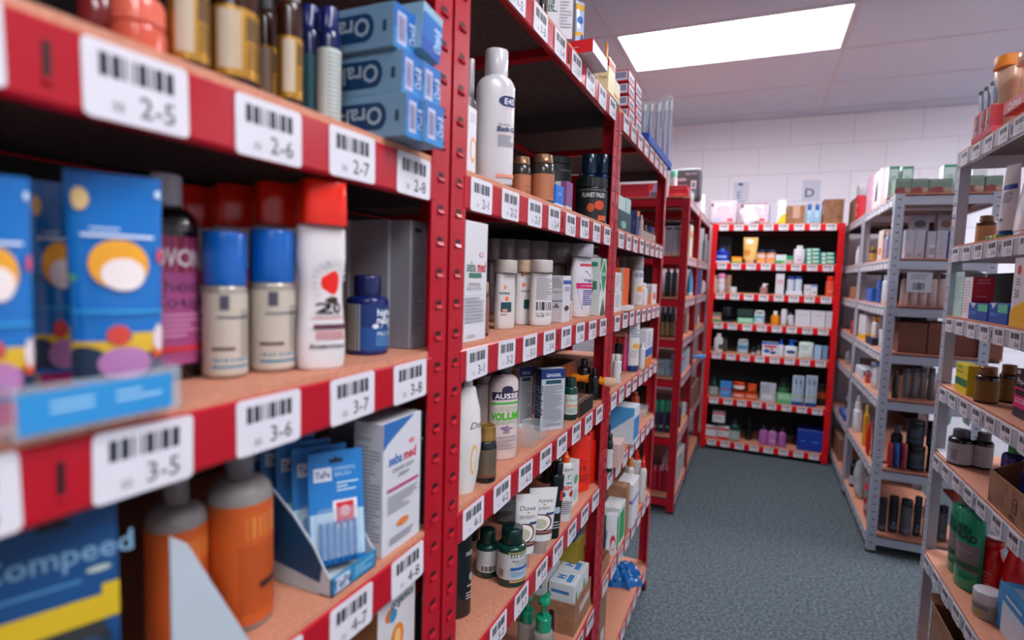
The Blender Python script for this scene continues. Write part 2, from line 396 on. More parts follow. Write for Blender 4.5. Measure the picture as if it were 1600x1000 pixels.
# ------------------------------------------------------------------ products: builders
def tags(ob, label):
    if label: ob['label'] = label
    return ob
def carton(T, w, d, h, col='eee', F=(), S=(), R=(), tp=(), kind='c'):
    MB().rbox(w, d, 0, h, col, .0008).build('carton', T, True, 25)
    m = MB()
    decor(m, flatmap((-w/2, -d/2, 0), (w, 0, 0), (0, 0, h), (0, -1, 0)), F)
    decor(m, flatmap((-w/2, d/2, 0), (0, -d, 0), (0, 0, h), (-1, 0, 0)), S)
    decor(m, flatmap((w/2, -d/2, 0), (0, d, 0), (0, 0, h), (1, 0, 0)), R)
    fl = 'bbb' if col in MC or rgb(col.split('/')[0])[1] > .3 else '111'
    decor(m, flatmap((-w/2, -d/2, h), (w, 0, 0), (0, d, 0), (0, 0, 1)), [('r', .02, .13, .98, .15, fl)]+list(tp))
    if m.f: m.build('print', T, False)
def qarc(z0, r0, z1, r1, n=6, p=1.0):
    return [(z0+(z1-z0)*math.sin(PI/2*i/n), r1+(r0-r1)*math.cos(PI/2*i/n)) for i in range(n+1)]
def bottle(T, w, d, h, col='eee/g', cap='ddd/g', sh=.72, nk=.80, nr=.45, cr=.5, ch=None, ce=2.0, capstyle='flat', p=2.0, wf=None, F=(), B=(), FA=(-75, 75), lz=None, lab=None, labcol=None, base=None, n=32, ctop=None, cd=None, ct=1.0, level=None):
    # w,d full widths; sh shoulder start, nk neck z, nr neck radius ratio, cr cap radius ratio, lab (z0,z1) label band
    a, c = w/2, d/2; nd = nr*a; 
    def W(zf):
        if not wf: return 1
        for (z0, m0), (z1, m1) in zip(wf, wf[1:]):
            if z0 <= zf <= z1:
                t = (zf-z0)/(z1-z0); t = t*t*(3-2*t); return m0+(m1-m0)*t
        return wf[-1][1]
    pr = [(0, .90), (.006, .96), (.014, 1.0)]
    k = 10 if wf else 3
    pr += [(.014+(sh-.014)*i/k, 1.0) for i in range(1, k+1)]
    q = qarc(sh, 1.0, nk, 0, 7)[1:]
    rings = [(z*h, a*r*W(z), c*r*W(z)) for z, r in pr]
    for z, r in q: rings.append((z*h, nd+(a*W(z)-nd)*r if a*W(z) > nd else a*W(z)*(.7+.3*r), nd+(c*W(z)-nd)*r if c*W(z) > nd else c*W(z)*(.7+.3*r)))
    rings.append((nk*h+.002, nd, nd))
    m = MB(); m.sect(rings, col, n, p); m.build('bottle_body', T, True, 50)
    # cap
    c0 = nk*h+.0005; ca = cr*a; cc = cr*(c if cd is None else cd*a)
    if cd is None and cc < nd: cc = max(cc, nd)
    m = MB()
    if capstyle == 'flat': m.sect([(c0, ca*.98, cc*.98), (c0+.001, ca, cc), (h-.0025, ca*ct, cc*ct), (h-.0007, ca*ct-.0007, cc*ct-.0007), (h, ca*ct-.0025, cc*ct-.0025)], cap, n, ce).build('cap', T, True, 50)
    elif capstyle == 'dome': m.sect([(c0, ca, cc)]+[(c0+(h-c0)*(.55+.45*math.sin(PI/2*i/6)), ca*max(.02, math.cos(PI/2*i/6))**.6, cc*max(.02, math.cos(PI/2*i/6))**.6) for i in range(7)], cap, n).build('cap', T)
    elif capstyle == 'rib':
        rr = []
        for z, s_ in ((c0, 1), (h-.002, 1), (h, .93)):
            rr.append([(ca*s_*(1+.025*(j % 2))*math.sin(2*PI*j/48), -ca*s_*(1+.025*(j % 2))*math.cos(2*PI*j/48), z) for j in range(48)])
        m.loft(rr, cap); m.build('cap', T, True, 20)
    elif capstyle == 'lug':   # metal lid with a rolled rim
        m.sect([(c0, ca, ca), (c0+.003, ca*1.02, ca*1.02), (c0+.0045, ca*.97, ca*.97), (h-.004, ca*.97, ca*.97), (h-.001, ca*.95, ca*.95), (h, ca*.88, ca*.88), (h-.0012, ca*.86, ca*.86)], cap, n).build('lid', T, True, 40)
    elif capstyle == 'pump':
        z1 = c0+(h-c0)*.42
        m.sect([(c0, ca, ca), (z1-.002, ca, ca), (z1, ca*.9, ca*.9)], cap, 24).build('collar', T, True, 40)
        m = MB(); m.sect([(z1, ca*.3, ca*.3), (h-.016, ca*.3, ca*.3)], cap, 12)
        m.sect([(h-.017, ca*.55, ca*.55), (h-.013, ca*.85, ca*.8), (h-.004, ca*.9, ca*.8), (h, ca*.6, ca*.6)], cap, 20)
        m.tube([(0, 0, h-.008), (ca*1.0, 0, h-.006), (ca*1.8, 0, h-.007), (ca*2.1, 0, h-.012)], [ca*.4, ca*.38, ca*.3, ca*.22], cap, 10); m.build('pump_head', T, True, 50)
    elif capstyle == 'nozzle':
        z1 = c0+(h-c0)*.5
        m.sect([(c0, ca, ca), (z1, ca*.95, ca*.95), (z1+.003, ca*.62, ca*.62), (h-.003, ca*.5, ca*.5), (h, ca*.4, ca*.4)], cap, 24).build('nozzle_cap', T, True, 40)
    def sec(z):
        zf = z/h; r = 1.0
        if zf > sh:
            t = min(1, (zf-sh)/(nk-sh)); r = math.sqrt(max(0, 1-t*t)); return (max(nd+(a*W(zf)-nd)*r, .002), max(nd+(c*W(zf)-nd)*r, .002), p)
        return (a*W(zf), c*W(zf), p)
    m = MB()
    z0, z1 = lab or (.05, sh-.02); z0 *= h; z1 *= h
    if labcol:
        P, Wd, Hh, nu = curvemap(sec, -180, 180, z0, z1)
        kz = 8 if wf else 1
        for j in range(kz):
            for i in range(40):
                m.face([P(i/40, j/kz, .0002), P((i+1)/40, j/kz, .0002), P((i+1)/40, (j+1)/kz, .0002), P(i/40, (j+1)/kz, .0002)], labcol)
    if F: decor(m, curvemap(sec, FA[0], FA[1], z0, z1), F)
    if B: decor(m, curvemap(sec, B[0], B[1], z0, z1), B[2])
    if m.f: m.build('label', T, True, 60)
def jar(T, w, d, h, **k):
    k.setdefault('sh', .74); k.setdefault('nk', .82); k.setdefault('nr', .72); k.setdefault('cr', .78); bottle(T, w, d, h, **k)
def tub(T, w, d, h, **k):
    k.setdefault('sh', .76); k.setdefault('nk', .79); k.setdefault('nr', .96); k.setdefault('cr', 1.02); bottle(T, w, d, h, **k)
def can(T, w, d, h, **k):
    k.setdefault('sh', .68); k.setdefault('nk', .72); k.setdefault('nr', .8); k.setdefault('cr', .97); bottle(T, w, d, h, **k)
def tube(T, w, d, h, col='eee/g', cap='eee/g', capf=.13, F=(), up=False, flare=1.0, top=None, capr=.8, B=None):
    # cap at the bottom, crimped end on top (up=True: cap on top)
    a = w/2; c = d/2
    def ry(t): return max(.0012, c*math.cos(PI/2*min(1, t))**.8)
    def sec0(t): return (a*(1+(flare-1)*t), ry(t))
    rings = []; z0 = capf*h
    for i in range(13):
        t = i/12; x, y = sec0(t); rings.append((z0+(h-z0)*t, x, y))
    if up: rings = [(h-z, x, y) for z, x, y in rings][::-1]
    MB().sect(rings, col, 28, 2).build('tube_body', T, True, 60)
    m = MB(); r = min(a, c)*1.0 if capr is None else a*capr; rc = min(r, c) if c < a else r
    z_ = [(0, r*.96, rc*.96), (.001, r, rc), (z0-.003, r, rc), (z0, r*.9, rc*.9)]
    if up: z_ = [(h-z, x, y) for z, x, y in z_][::-1]
    m.sect(z_, cap, 24).build('cap', T, True, 45)
    m = MB()
    def sec(z):
        t = (z-z0)/(h-z0)
        if up: t = (h-z0-z)/(h-z0)
        t = min(.995, max(0, t)); x, y = sec0(t); return (x, y, 2)
    lo, hi = (z0+.003, h-.002) if not up else (.002, h-z0-.003)
    if F:
        # the printed front follows the flattening body
        def P(u, v, off):
            z = lo+(hi-lo)*v; rx, ryy, _ = sec(z); x = rx*math.sin((u-.5)*PI*.92); y = -(ryy+off)*math.cos((u-.5)*PI*.92)-off*.5
            return Vector((x, y, z))
        decor(m, (P, w, hi-lo, 14), F)
    if top: 
        decor(m, (P, w, hi-lo, 14), top, 6)
    if m.f: m.build('label', T, True, 60)
def tray(T, w, d, h, col='corrugated_card', t=.003, fh=None, F=(), S=(), R=(), name='tray_body', flaps=False):
    fh = fh or h; m = MB()
    m.box(-w/2, -d/2, 0, w/2, d/2, t, col)
    m.box(-w/2, -d/2, t, w/2, -d/2+t, fh, col); m.box(-w/2, d/2-t, t, w/2, d/2, h, col)
    for s in (-1, 1):
        x0, x1 = (-w/2, -w/2+t) if s < 0 else (w/2-t, w/2)
        m.loft([[(x0, -d/2+t, t), (x1, -d/2+t, t), (x1, d/2-t, t), (x0, d/2-t, t)], [(x0, -d/2+t, fh), (x1, -d/2+t, fh), (x1, d/2-t, h), (x0, d/2-t, h)]], col)
    if flaps:
        for s in (-1, 1):
            x = s*w/2; m.loft([[(x, -d/2, h), (x+s*t, -d/2, h), (x+s*t, d/2, h), (x, d/2, h)], [(x+s*.03, -d/2, h+.02), (x+s*.03+s*t, -d/2, h+.02), (x+s*.03+s*t, d/2, h+.02), (x+s*.03, d/2, h+.02)]], col)
    m.build(name, T, False); m = MB()
    decor(m, flatmap((-w/2, -d/2, 0), (w, 0, 0), (0, 0, fh), (0, -1, 0)), F)
    decor(m, flatmap((-w/2, d/2, 0), (0, -d, 0), (0, 0, min(fh, h)), (-1, 0, 0)), S)
    decor(m, flatmap((w/2, -d/2, 0), (0, d, 0), (0, 0, min(fh, h)), (1, 0, 0)), R)
    if m.f: m.build('print', T, False)
def pouch(T, w, d, h, col='eee/g', F=(), crimp=True, seed=1, n=16, sq=3.0):
    rd = random.Random(seed); ph = [rd.uniform(0, 6) for _ in range(6)]
    def y(u, v):
        e = max(0, (1-abs(2*u-1)**sq))*max(0, (1-abs(2*v-1)**(sq+.5)))
        return d/2*e**.6*(1+.36/sq*math.sin(9*u+ph[0]+4*v)+.08*math.sin(15*v+ph[1]))
    m = MB(); i0 = len(m.v)
    for s in (-1, 1):
        g = [[(w*(i/n-.5), s*(y(i/n, j/n)+.0006), h*j/n) for i in range(n+1)] for j in range(n+1)]
        for j in range(n):
            for i in range(n): m.face([g[j][i], g[j][i+1], g[j+1][i+1], g[j+1][i]], col, s > 0)
    o = m.build('pouch', T, True, 60)
    if F:
        m = MB(); decor(m, (lambda u, v, off: Vector((w*(u-.5), -y(u, v)-.0006-off, h*v)), w, h, 14), F); m.build('print', T, True, 60)
def softpack(T, w, d, h, col='eee', F=(), b=.02):
    m = MB(); pr_ = [(b*(1-math.cos(a)), b*(1-math.sin(a))) for a in (0, .4, .8, 1.2, PI/2)]
    m.sect([(z, w/2-i, d/2-i) for z, i in pr_]+[(h-z, w/2-i, d/2-i) for z, i in pr_[::-1]], col, 40, 9).build('wrapped_pack', T, True, 50)
    m = MB(); decor(m, flatmap((-w/2+b*.6, -d/2, b*.6), (w-b*1.2, 0, 0), (0, 0, h-b*1.2), (0, -1, 0)), F); m.build('print', T, False)
softpack.boxy = True
def blister(T, w, d, h, col='1767b0', F=(), bub=(.15, .1, .85, .6), bc='cfe0ea/t', fill=None, hole=True):
    m = MB(); m.rbox(w, .0012, 0, h, col, .0004); m.build('card', T, False)
    m = MB(); ops = list(F)
    if hole: ops += [('r', .38, .90, .62, .93, '0c1a22'), ('e', .5, .925, .05, .02, '0c1a22')]
    decor(m, flatmap((-w/2, -.0006, 0), (w, 0, 0), (0, 0, h), (0, -1, 0)), ops)
    if m.f: m.build('print', T, False)
    if fill: fill(T, w, d, h)
    if bub:
        u0, v0, u1, v1 = bub; m = MB(); W_ = (u1-u0)*w; cx = (u0+u1)/2*w-w/2
        m.sect([(v0*h, W_/2*.9, .0005), (v0*h+.004, W_/2, d*.8), (v1*h-.006, W_/2, d*.8), (v1*h, W_/2*.85, .0005)], bc, 24, 4, cx=cx, cy=-.0008-d*.05)
        m.build('blister_bubble', T, True, 50)
def brush(T, w, d, h, col='2a7f94/g', head='e8f2f4', pack=True):
    m = MB()
    pts = [(0, 0, .012), (0, .001, h*.3), (0, .0015, h*.5), (0, 0, h*.68), (0, 0, h*.8), (0, 0, h*.93)]
    m.tube(pts, [.0045, .0055, .005, .0032, .0028, .004], col, 10); m.build('handle', T)
    MB().rbox(.011, .009, h*.80, h*.93, head, .002, 0, -.006).build('bristles', T)
    if pack:
        m = MB(); m.sect([(0, w*.3, d*.3), (.01, w*.42, d*.5), (h*.55, w*.42, d*.5), (h*.7, w*.3, d*.4), (h*.8, w*.45, d*.5), (h*.97, w*.42, d*.45), (h, .003, .003)], 'dfeaf2/t', 20, 3); m.build('clear_pack', T, True, 60)

# ------------------------------------------------------------------ placing things on the racks
DIM = {}; META = {}; CTX = {}
LIM = {0: (-.25, .645), 2: (.645, 1.54), 3: (1.54, 2.435), 4: (3.265, 4.69)}; CUR = [0]
def level(n): CUR[0] = n; CTX.clear(); CTX.update(dict(enumerate(LV))); CTX.update(LVB.get(n, {}))
level(0)
E0 = Vector((0, 0, CAMZ))
def pr(P):
    q = Vector(P)-E0; zc = q.dot(FWD); return 800+FPX*q.dot(RGT)/zc, 500-FPX*q.dot(UPV)/zc, zc
def solve(P0, D, px):
    s = (px-800)/FPX; k = RGT-s*FWD; P0 = Vector(P0)-E0; return -k.dot(P0)/k.dot(Vector(D))
def topz(x, y, py):
    s = (py-500)/FPX; k = -UPV-s*FWD; P = Vector((x, y, 0))-E0; return -k.dot(P)/k.z
BASE = {'L': XL, 'R': XR, 'B': YB, 'E': 3.285, 'F': 3.29}
FR = {'E': ((0, -1), 0), 'F': ((0, -1), 0), 'L': ((1, 0), L90), 'B': ((0, -1), 0), 'R': ((-1, 0), -L90)}
def put(rk, lv, p0, p1, top, fn, name, label, cat, back=.015, dr=1.0, dd=None, rot=0, bz=0, h=None, group=None, w=None, tilt=0, zb=None, by=None, **kw):
    """stand a thing on shelf lv of rack run rk; p0..p1 its span and top its height as read from the photograph"""
    (nx, ny), rz = FR[rk]
    z = (CTX[lv] if zb is None else zb)+bz+.0004; D = Vector((0, 1, 0)) if rk in 'LR' else Vector((1, 0, 0))
    base = BASE[rk]
    def line(bk):
        return Vector((base+(-bk if rk == 'L' else bk), 0, z)) if rk in 'LR' else Vector((0, base+bk, z))
    nv = Vector((nx, ny, 0))
    boxy = (fn in (carton, tray) or getattr(fn, 'boxy', False)) and not rot
    def place(back):
        if boxy:
            P0 = line(back); ta, tb = solve(P0, D, p0), solve(P0, D, p1); W = abs(tb-ta) if w is None else w
            t = (ta+tb)/2; d = dd or W*.7; P = P0+D*t; return P-nv*d/2, W, d, P
        d = dd or .03; px = (p0+p1)/2
        for _ in range(5):
            P0 = line(back+d/2); t = solve(P0, D, px); C = P0+D*t; _, _, zc = pr(C)
            r = (C-E0); r.z = 0; hd = r.length; app = (p1-p0)*zc*(zc/hd)/FPX
            ang = Matrix.Rotation(math.radians(rot), 3, 'Z') @ nv; c = abs(r.normalized().dot(ang)); s2 = 1-c*c
            if fn in (carton, tray, blister, pouch): W = w or app/(c+dr*math.sqrt(s2))
            else: W = w or app/math.sqrt(c*c+dr*dr*s2)
            d = dd or W*dr
        return C, W, d, C-r.normalized()*max(d, W*.6)/2
    if by is not None:
        lo, hi = -.05, .36
        for _ in range(26):
            back = (lo+hi)/2; q = place(back)[3]; q.z = z; y_ = pr(q)[1]
            if (y_ > by) == (z < CAMZ): lo = back
            else: hi = back
    if rk == 'L' and fn is not None:
        for _ in range(30):
            C, W, d, P = place(back)
            if C.y+W/2 <= LIM[CUR[0]][1]-.004 or back < .004: break
            back = max(0, back-.01)
    if rk == 'R' and p0 > 1450:
        for _ in range(30):
            C, W, d, P = place(back)
            if C.y+W/2 <= 2.338: break
            back += .01
    C, W, d, P = place(back)
    Q = P if boxy else C; zt = topz(Q.x, Q.y, top) if h is None else z+h
    H = zt-z
    T = thing(name, label, cat, C, rz+math.radians(rot), group); META.setdefault((name, rk, CUR[0] if rk != 'R' or p0 < 1450 else 9, lv), []).append(T)
    if tilt: T.rotation_euler = (math.radians(tilt) if not isinstance(tilt, tuple) else math.radians(tilt[0]), math.radians(tilt[1]) if isinstance(tilt, tuple) else 0, rz+math.radians(rot))
    fn(T, W, d, H, **kw); DIM[T.name] = (W, d, H)
    return T
# ------------------------------------------------------------------ nearest red rack (left)
# shelf with labels 2-5 .. 2-8
T = put('L', 2, 172, 265, 0, bottle, 'cosmetic_jar', 'round salmon pink jar on the top left shelf edge, blurred', 'jar', back=.03, h=.05, col='d8604a/g', cap='e8705a/g', sh=.45, nk=.55, nr=.8, cr=.97, capstyle='dome')
put('L', 2, 120, 195, 0, bottle, 'cosmetic_jar', 'dark red round jar behind the salmon pink jar, top left', 'jar', back=.09, h=.06, col='8c2f2c/g', cap='7a2322/g', sh=.5, nk=.6, nr=.8, cr=.95)
for a, c_, bk, lb in ((262, 330, .025, 'amber vitamin jar with gold label beside the salmon pink jar'), (322, 408, .02, 'largest amber jar with black lid and gold label, upper left shelf'), (395, 436, .06, 'amber jar with dark label between two others, upper left shelf'), (432, 474, .022, 'slim amber jar with silver lid just left of the navy bottle')):
    put('L', 2, a, c_, 0, jar, 'vitamin_jar', lb, 'jar', back=bk, h=.12, col='3a1a06/g', cap='b8b0ac/m' if a == 432 else '15100e', labcol='b8862e/m', lab=(.1, .55), capstyle='lug', F=[('r', 0, .1, .35, .95, 'c9b8a0'), ('r', .42, .55, .9, .9, '6a4a1c'), ('l', .45, .12, .9, .5, 5, '5a3c14')])
put('L', 2, 466, 503, 12, jar, 'vitamin_bottle', 'navy blue capped bottle with dark teal label behind white label', 'bottle', back=.05, col='101c50/g', cap='14206a/g', labcol='0d4a55', lab=(.08, .6), capstyle='rib')
put('L', 2, 495, 533, 15, jar, 'vitamin_bottle', 'navy capped bottle with white text label left of toothpaste boxes', 'bottle', back=.03, col='101c50/g', cap='141f66/g', labcol='c9ccc6', lab=(.04, .66), capstyle='rib', F=[('l', .12, .06, .9, .94, 16, '8d9894')])
OB = 'Oral-B'
def paste(lb, a, c_, zb, bk, tw=0):
    k = dict(F=[('r', 0, 0, 1, 1, '2f86c8'), ('r', 0, .45, 1, 1, '1668b4'), ('r', .14, .12, .52, .84, 'c8c4de'), ('b', .2, .2, .46, .76, '4a4a80'), ('e', .78, .5, .13, .3, '0d4f9c'), ('t', OB, .78, .5, .28, 'dfe8f5', {'r': 90, 'w': .5})],
             S=[('e', .50, .5, .06, .32, '0e3f6c'), ('e', .81, .5, .06, .32, '0e3f6c'), ('r', .5, .18, .81, .82, '0e3f6c'), ('t', OB, .655, .5, .42, 'a9bdca', {'r': 180, 'b': .02}), ('r', .93, .35, .955, .6, '2a4a60')])
    T = put('L', 2, a, c_, 0, carton, 'toothpaste_carton', lb, 'box', back=bk, dd=.19, bz=zb, h=.0445, group=None, col='7fa8c4', **k)
    if tw: T.rotation_euler = (math.radians(0), math.radians(tw), L90+math.radians(-6))
paste('pale blue toothpaste carton, lower left of the stack, end towards aisle', 634, 662, 0, -.027)
paste('pale blue toothpaste carton, bottom of stack right beside the red post', 663.5, 692, 0, -.032)
paste('pale blue toothpaste carton, middle row left of the stack', 628, 658, .0452, -.02)
paste('pale blue toothpaste carton, middle row right of the stack', 659.5, 687, .0452, -.022)
paste('pale blue toothpaste carton on top of the stack at left', 615, 650, .0904, -.014)
T = put('L', 2, 657, 687, 0, carton, 'toothpaste_carton', 'blue toothpaste carton leaning askew on top beside the red post', 'box', back=-.024, dd=.19, bz=.0975, h=.052, col='8fb4cc', F=[('r', 0, 0, 1, .62, '0c50a8'), ('r', 0, .3, 1, .8, '1468b8'), ('e', .76, .42, .1, .22, '5aa0d8'), ('t', OB, .76, .42, .3, 'd8e6f4', {'r': 90, 'w': .5})])
T.rotation_euler = (0, math.radians(7), L90)
# shelf with labels 3-5 .. 3-8
def kids(lb, a, c_, bk, top):
    F = [('r', 0, 0, 1, .14, '17264a'), ('r', 0, .13, 1, .19, 'e3b62a'), ('r', .6, .17, 1, .23, 'e3b62a'), ('e', .2, .1, .22, .07, '17324a'), ('e', .55, .08, .22, .08, 'b87ab0'), ('r', .8, .1, .98, .16, 'e2571e'), ('e', .5, .22, .09, .05, 'd8443a'), ('e', .9, .2, .1, .07, 'e8d8d8'),
         ('e', .52, .57, .24, .12, 'f0a51c'), ('e', .55, .52, .17, .08, 'f2e4e0'), ('e', .22, .88, .09, .055, 'f2cf8a'), ('l', .3, .725, .72, .745, 1, 'cfe6f8'), ('l', .22, .685, .82, .715, 1, 'e8f2fc'), ('r', 0, .33, 1, .345, '2aa0dc'), ('e', .93, .62, .07, .04, 'd85a7a'), ('e', .9, .93, .06, .02, 'cfe6f8'), ('e', .07, .5, .1, .02, '5aa880')]
    put('L', 3, a, c_, top, tube, 'childrens_toothpaste_tube', lb, 'tube', back=bk, dr=.42, rot=-28, col='0a6fc0/g', cap='b8186c/g', F=F, capf=.1, flare=1.06)
kids('bright blue childrens tube at the left picture edge, blurred', -62, 58, .03, 272)
kids('darker blue childrens tube standing behind two front tubes', 58, 138, .10, 285)
kids('bright blue childrens tube in front, largest, yellow round print', 118, 256, .025, 272)
T = put('L', 3, 22, 284, 590, tray, 'clear_display_tray', 'clear plastic tray with blue front strip holding childrens tubes', 'tray', back=-.012, dd=.13, h=.042, w=None, col='d8e4ec/t', t=.002, fh=.03, F=[('r', .02, .1, .93, .86, '2a90d0'), ('l', .18, .35, .42, .65, 2, '9fd0f0'), ('l', .55, .35, .85, .65, 2, '9fd0f0')])
put('L', 3, 218, 312, 272, bottle, 'cough_syrup_bottle', 'dark syrup bottle with white cap and pink label behind tubes', 'bottle', back=.075, dr=.7, col='1a0f12/g', cap='b9b6bc', sh=.72, nk=.84, nr=.42, cr=.5, labcol='a84a80', lab=(.08, .7), F=[('r', 0, .72, 1, 1, '8c1c30'), ('t', 'COVONIA', .5, .84, .14, 'e8d8d8', {'b': .02, 'w': .9}), ('t', 'Chesty', .5, .62, .1, '4a2848'), ('t', 'Cough', .5, .5, .1, '4a2848'), ('l', .15, .2, .85, .4, 5, 'd890b8'), ('r', 0, .1, 1, .15, 'd03040')], p=2.6)
for a, c_, lb, top in ((318, 388, 'blue capped cream spray can, left of a pair on the middle shelf', 362), (390, 462, 'blue capped cream spray can beside the orange capped sunscreen', 360)):
    put('L', 3, a, c_, top, can, 'deodorant_can', lb, 'spray can', back=.045 if a < 350 else .035, col='b3a79a/m', cap='0a5fb8/g', sh=.60, nk=.63, nr=.9, cr=.98, labcol='c4b8a8', lab=(.03, .58), F=[('r', 0, .16, 1, .2, '1f78a0'), ('r', 0, .08, 1, .11, '1f78a0'), ('r', 0, .3, .4, .34, '5a3c44'), ('l', .5, .2, .95, .8, 12, '8a8078'), ('r', .15, .8, .3, .98, '4a4a58'), ('r', .1, .7, .9, .72, '5a6070')])
def sunny(lb, bk, px0, px1, top, lab=True, **k):
    F = [('e', .62, .62, .15, .095, 'f01c0c'), ('e', .62, .48, .12, .03, '3a2420'), ('t', '20', .6, .42, .085, '241c1e', {'b': .03}), ('t', 'LOTION', .6, .36, .022, '6a5a60'), ('r', .3, .335, .95, .342, 'e06060'), ('r', .36, .25, .95, .29, '5a2c38'), ('l', .4, .16, .9, .235, 4, 'd07070'), ('t', 'Riemann', .6, .12, .035, '3a2c30', {'b': .02})]
    F += [('p', [(.62+.17*math.sin(a_), .62+.125*math.cos(a_)), (.62+.28*math.sin(a_-.07), .62+.19*math.cos(a_-.07)), (.62+.28*math.sin(a_+.07), .62+.19*math.cos(a_+.07))], 'c9c2c6') for a_ in [-2.2+.3*i for i in range(13)]]
    return put('L', 3, px0, px1, top, bottle, 'sunscreen_bottle', lb, 'bottle', back=bk, dr=.58, col='e4dcdc/g', cap='f0240a/g', sh=.74, nk=.765, nr=.86, cr=.93, p=3.2, ce=5, rot=-30, wf=[(0, .95), (.12, 1), (.42, .86), (.62, 1.0), (.74, .97), (1, .9)], F=F if lab else (), FA=(-60, 60), ct=.95, **k)
T0 = sunny('white sunscreen bottle with orange cap at the front of its row', .012, 463, 538, 284)
SL = ['second orange capped sunscreen bottle counted from the front one', 'third orange capped sunscreen bottle in the shadowed row', 'fourth orange capped sunscreen bottle in the shadowed row', 'rearmost orange capped sunscreen bottle in the shadowed row']
for i, lb in enumerate(SL):
    META[('sunscreen_bottle', 'L', 0, 3)] += [0][:0]
    TD = dup(T0, T0.location+Vector((-(.058)*(i+1), 0.0, 0)), None, lb); META[('sunscreen_bottle', 'L', 0, 3)].append(TD)
put('L', 3, 541, 606, 430, jar, 'vitamin_bottle', 'navy blue supplement bottle alone right of the sunscreen', 'bottle', back=.03, col='0c1c5c/g', cap='0e1a50/g', sh=.68, nk=.74, nr=.6, cr=.66, capstyle='flat', labcol='0f4a8c', lab=(.06, .64), p=2, F=[('r', -.45, 0, .02, 1, 'b8b49a'), ('l', -.4, .1, 0, .9, 12, '8a8c7a'), ('r', .05, .5, 1, 1, '0a2c6c'), ('t', 'higher', .55, .83, .15, 'e8ecf4', {'b': .02}), ('t', 'nature', .55, .67, .15, 'e8ecf4', {'b': .02}), ('e', .3, .53, .06, .05, 'dfe8f4'), ('p', [(.38, .48), (.45, .6), (.6, .6), (.68, .48)], 'b8c8dc'), ('t', 'PRO-BIO', .55, .36, .1, 'd8e6f4'), ('l', .3, .08, .8, .28, 4, '5a9ad0')])
for i, (a, c_) in enumerate(((543, 574), (576, 603), (605, 637), (639, 666))):
    put('L', 3, a, c_, 346, carton, 'tall_carton', ['leftmost', 'second from left', 'third from left', 'rightmost'][i]+' tall grey printed carton in the dark behind the navy bottle', 'box', back=.16, dd=.05, col='8e8c92', F=[('r', .2, .91, .62, .945, '2c2c34'), ('l', .1, .1, .8, .9, 34, '6c6a72')])
# shelf with labels 4-5 .. 4-8
T = put('L', 4, -8, 196, 785, blister, 'plaster_pack', 'dark blue blister plaster card with yellow band, lower left corner', 'pack', back=.02, dr=.25, rot=-20, dd=.03, bub=(.1, .1, .9, .5), fill=None, col='0f4a80', bc='1c2c3c/s',
        F=[('t', 'Compeed', .54, .79, .085, '7fa9c8', {'b': .012}), ('e', .84, .705, .1, .012, 'b8c4b8'), ('r', 0, .50, 1, .6, 'd8b41c'), ('r', .86, .5, 1, .64, 'd8b41c'), ('r', 0, .38, .1, .55, 'd8b41c'), ('r', .1, .1, .88, .5, '0a2c44'), ('e', .5, .3, .1, .17, 'c08a78'), ('e', .75, .3, .16, .15, '1c6cb0'), ('l', .1, .655, .7, .685, 1, '4a88b8')])
MB().loft([[(.068, .004, .0), (.135, .004, .0), (.08, .004, .12), (.068, .004, .13)], [(.068, .008, .0), (.135, .008, .0), (.08, .008, .12), (.068, .008, .13)]], 'b9c4cc').build('card_stand', T, False)
for a, c_, bk, top, lb in ((232, 326, .055, 742, 'orange labelled spray bottle in shade, left of a pair'), (328, 426, .03, 700, 'orange labelled bottle with clear shoulders on the lower left shelf')):
    put('L', 4, a, c_, top, bottle, 'hair_tonic_bottle', lb, 'bottle', back=bk, dr=1, col='b4aca8/s', cap='9a9694/s', sh=.74, nk=.84, nr=.36, cr=.42, lab=(.04, .72), labcol='c8581c', F=[('r', .3, .72, .8, .9, 'd8863c'), ('l', .2, .08, .9, .66, 18, 'a84414'), ('r', .45, .28, .8, .34, '2c1c14')])
def tepe(T, w, d, h):
    m = MB(); t = .0015; a = w/2
    cut = [(0, .14), (.06, .22), (.16, .4), (.34, .62), (.6, .86), (1, 1)]
    for s in (-1, 1):
        x0, x1 = (a-t, a) if s > 0 else (-a, -a+t)
        for (u0, h0), (u1, h1) in zip(cut, cut[1:]):
            ys = [-d/2+d*u0, -d/2+d*u1]
            m.loft([[(x0, ys[0], 0), (x1, ys[0], 0), (x1, ys[1], 0), (x0, ys[1], 0)], [(x0, ys[0], h*h0), (x1, ys[0], h*h0), (x1, ys[1], h*h1), (x0, ys[1], h*h1)]], 'c4ced4')
    m.box(-a, -d/2, 0, a, -d/2+t, h*.16, '2a86b8'); m.box(-a, d/2-t, 0, a, d/2, h, 'c8d0d4'); m.box(-a, -d/2, 0, a, d/2, t, 'c8d0d4')
    m.build('display_box', T, False); m = MB()
    decor(m, flatmap((-a, -d/2, 0), (w, 0, 0), (0, 0, h*.16), (0, -1, 0)), [('r', .08, .12, .38, .9, 'c8d4e4'), ('t', 'TePe', .23, .5, .5, '3a4470', {'b': .02}), ('l', .5, .2, .95, .8, 3, '8ac4dc')])
    decor(m, flatmap((-a, d/2, 0), (0, -d, 0), (0, 0, h), (-1, 0, 0)), [('p', [(0, 0), (.9, 0), (.86, .1), (.3, .2), (0, .28)], 'b8c4c8'), ('p', [(0, .3), (.3, .21), (.9, .1), (.92, .24), (.84, .38), (.66, .6), (.4, .84), (0, .98)], '14466c')])
    m.build('print', T, False)
tepe.boxy = True
T = put('L', 4, 518, 587, 690, tepe, 'display_box', 'blue and white counter display box of interdental brush packs', 'box', back=.004, dd=.15, h=.125)
T4 = T
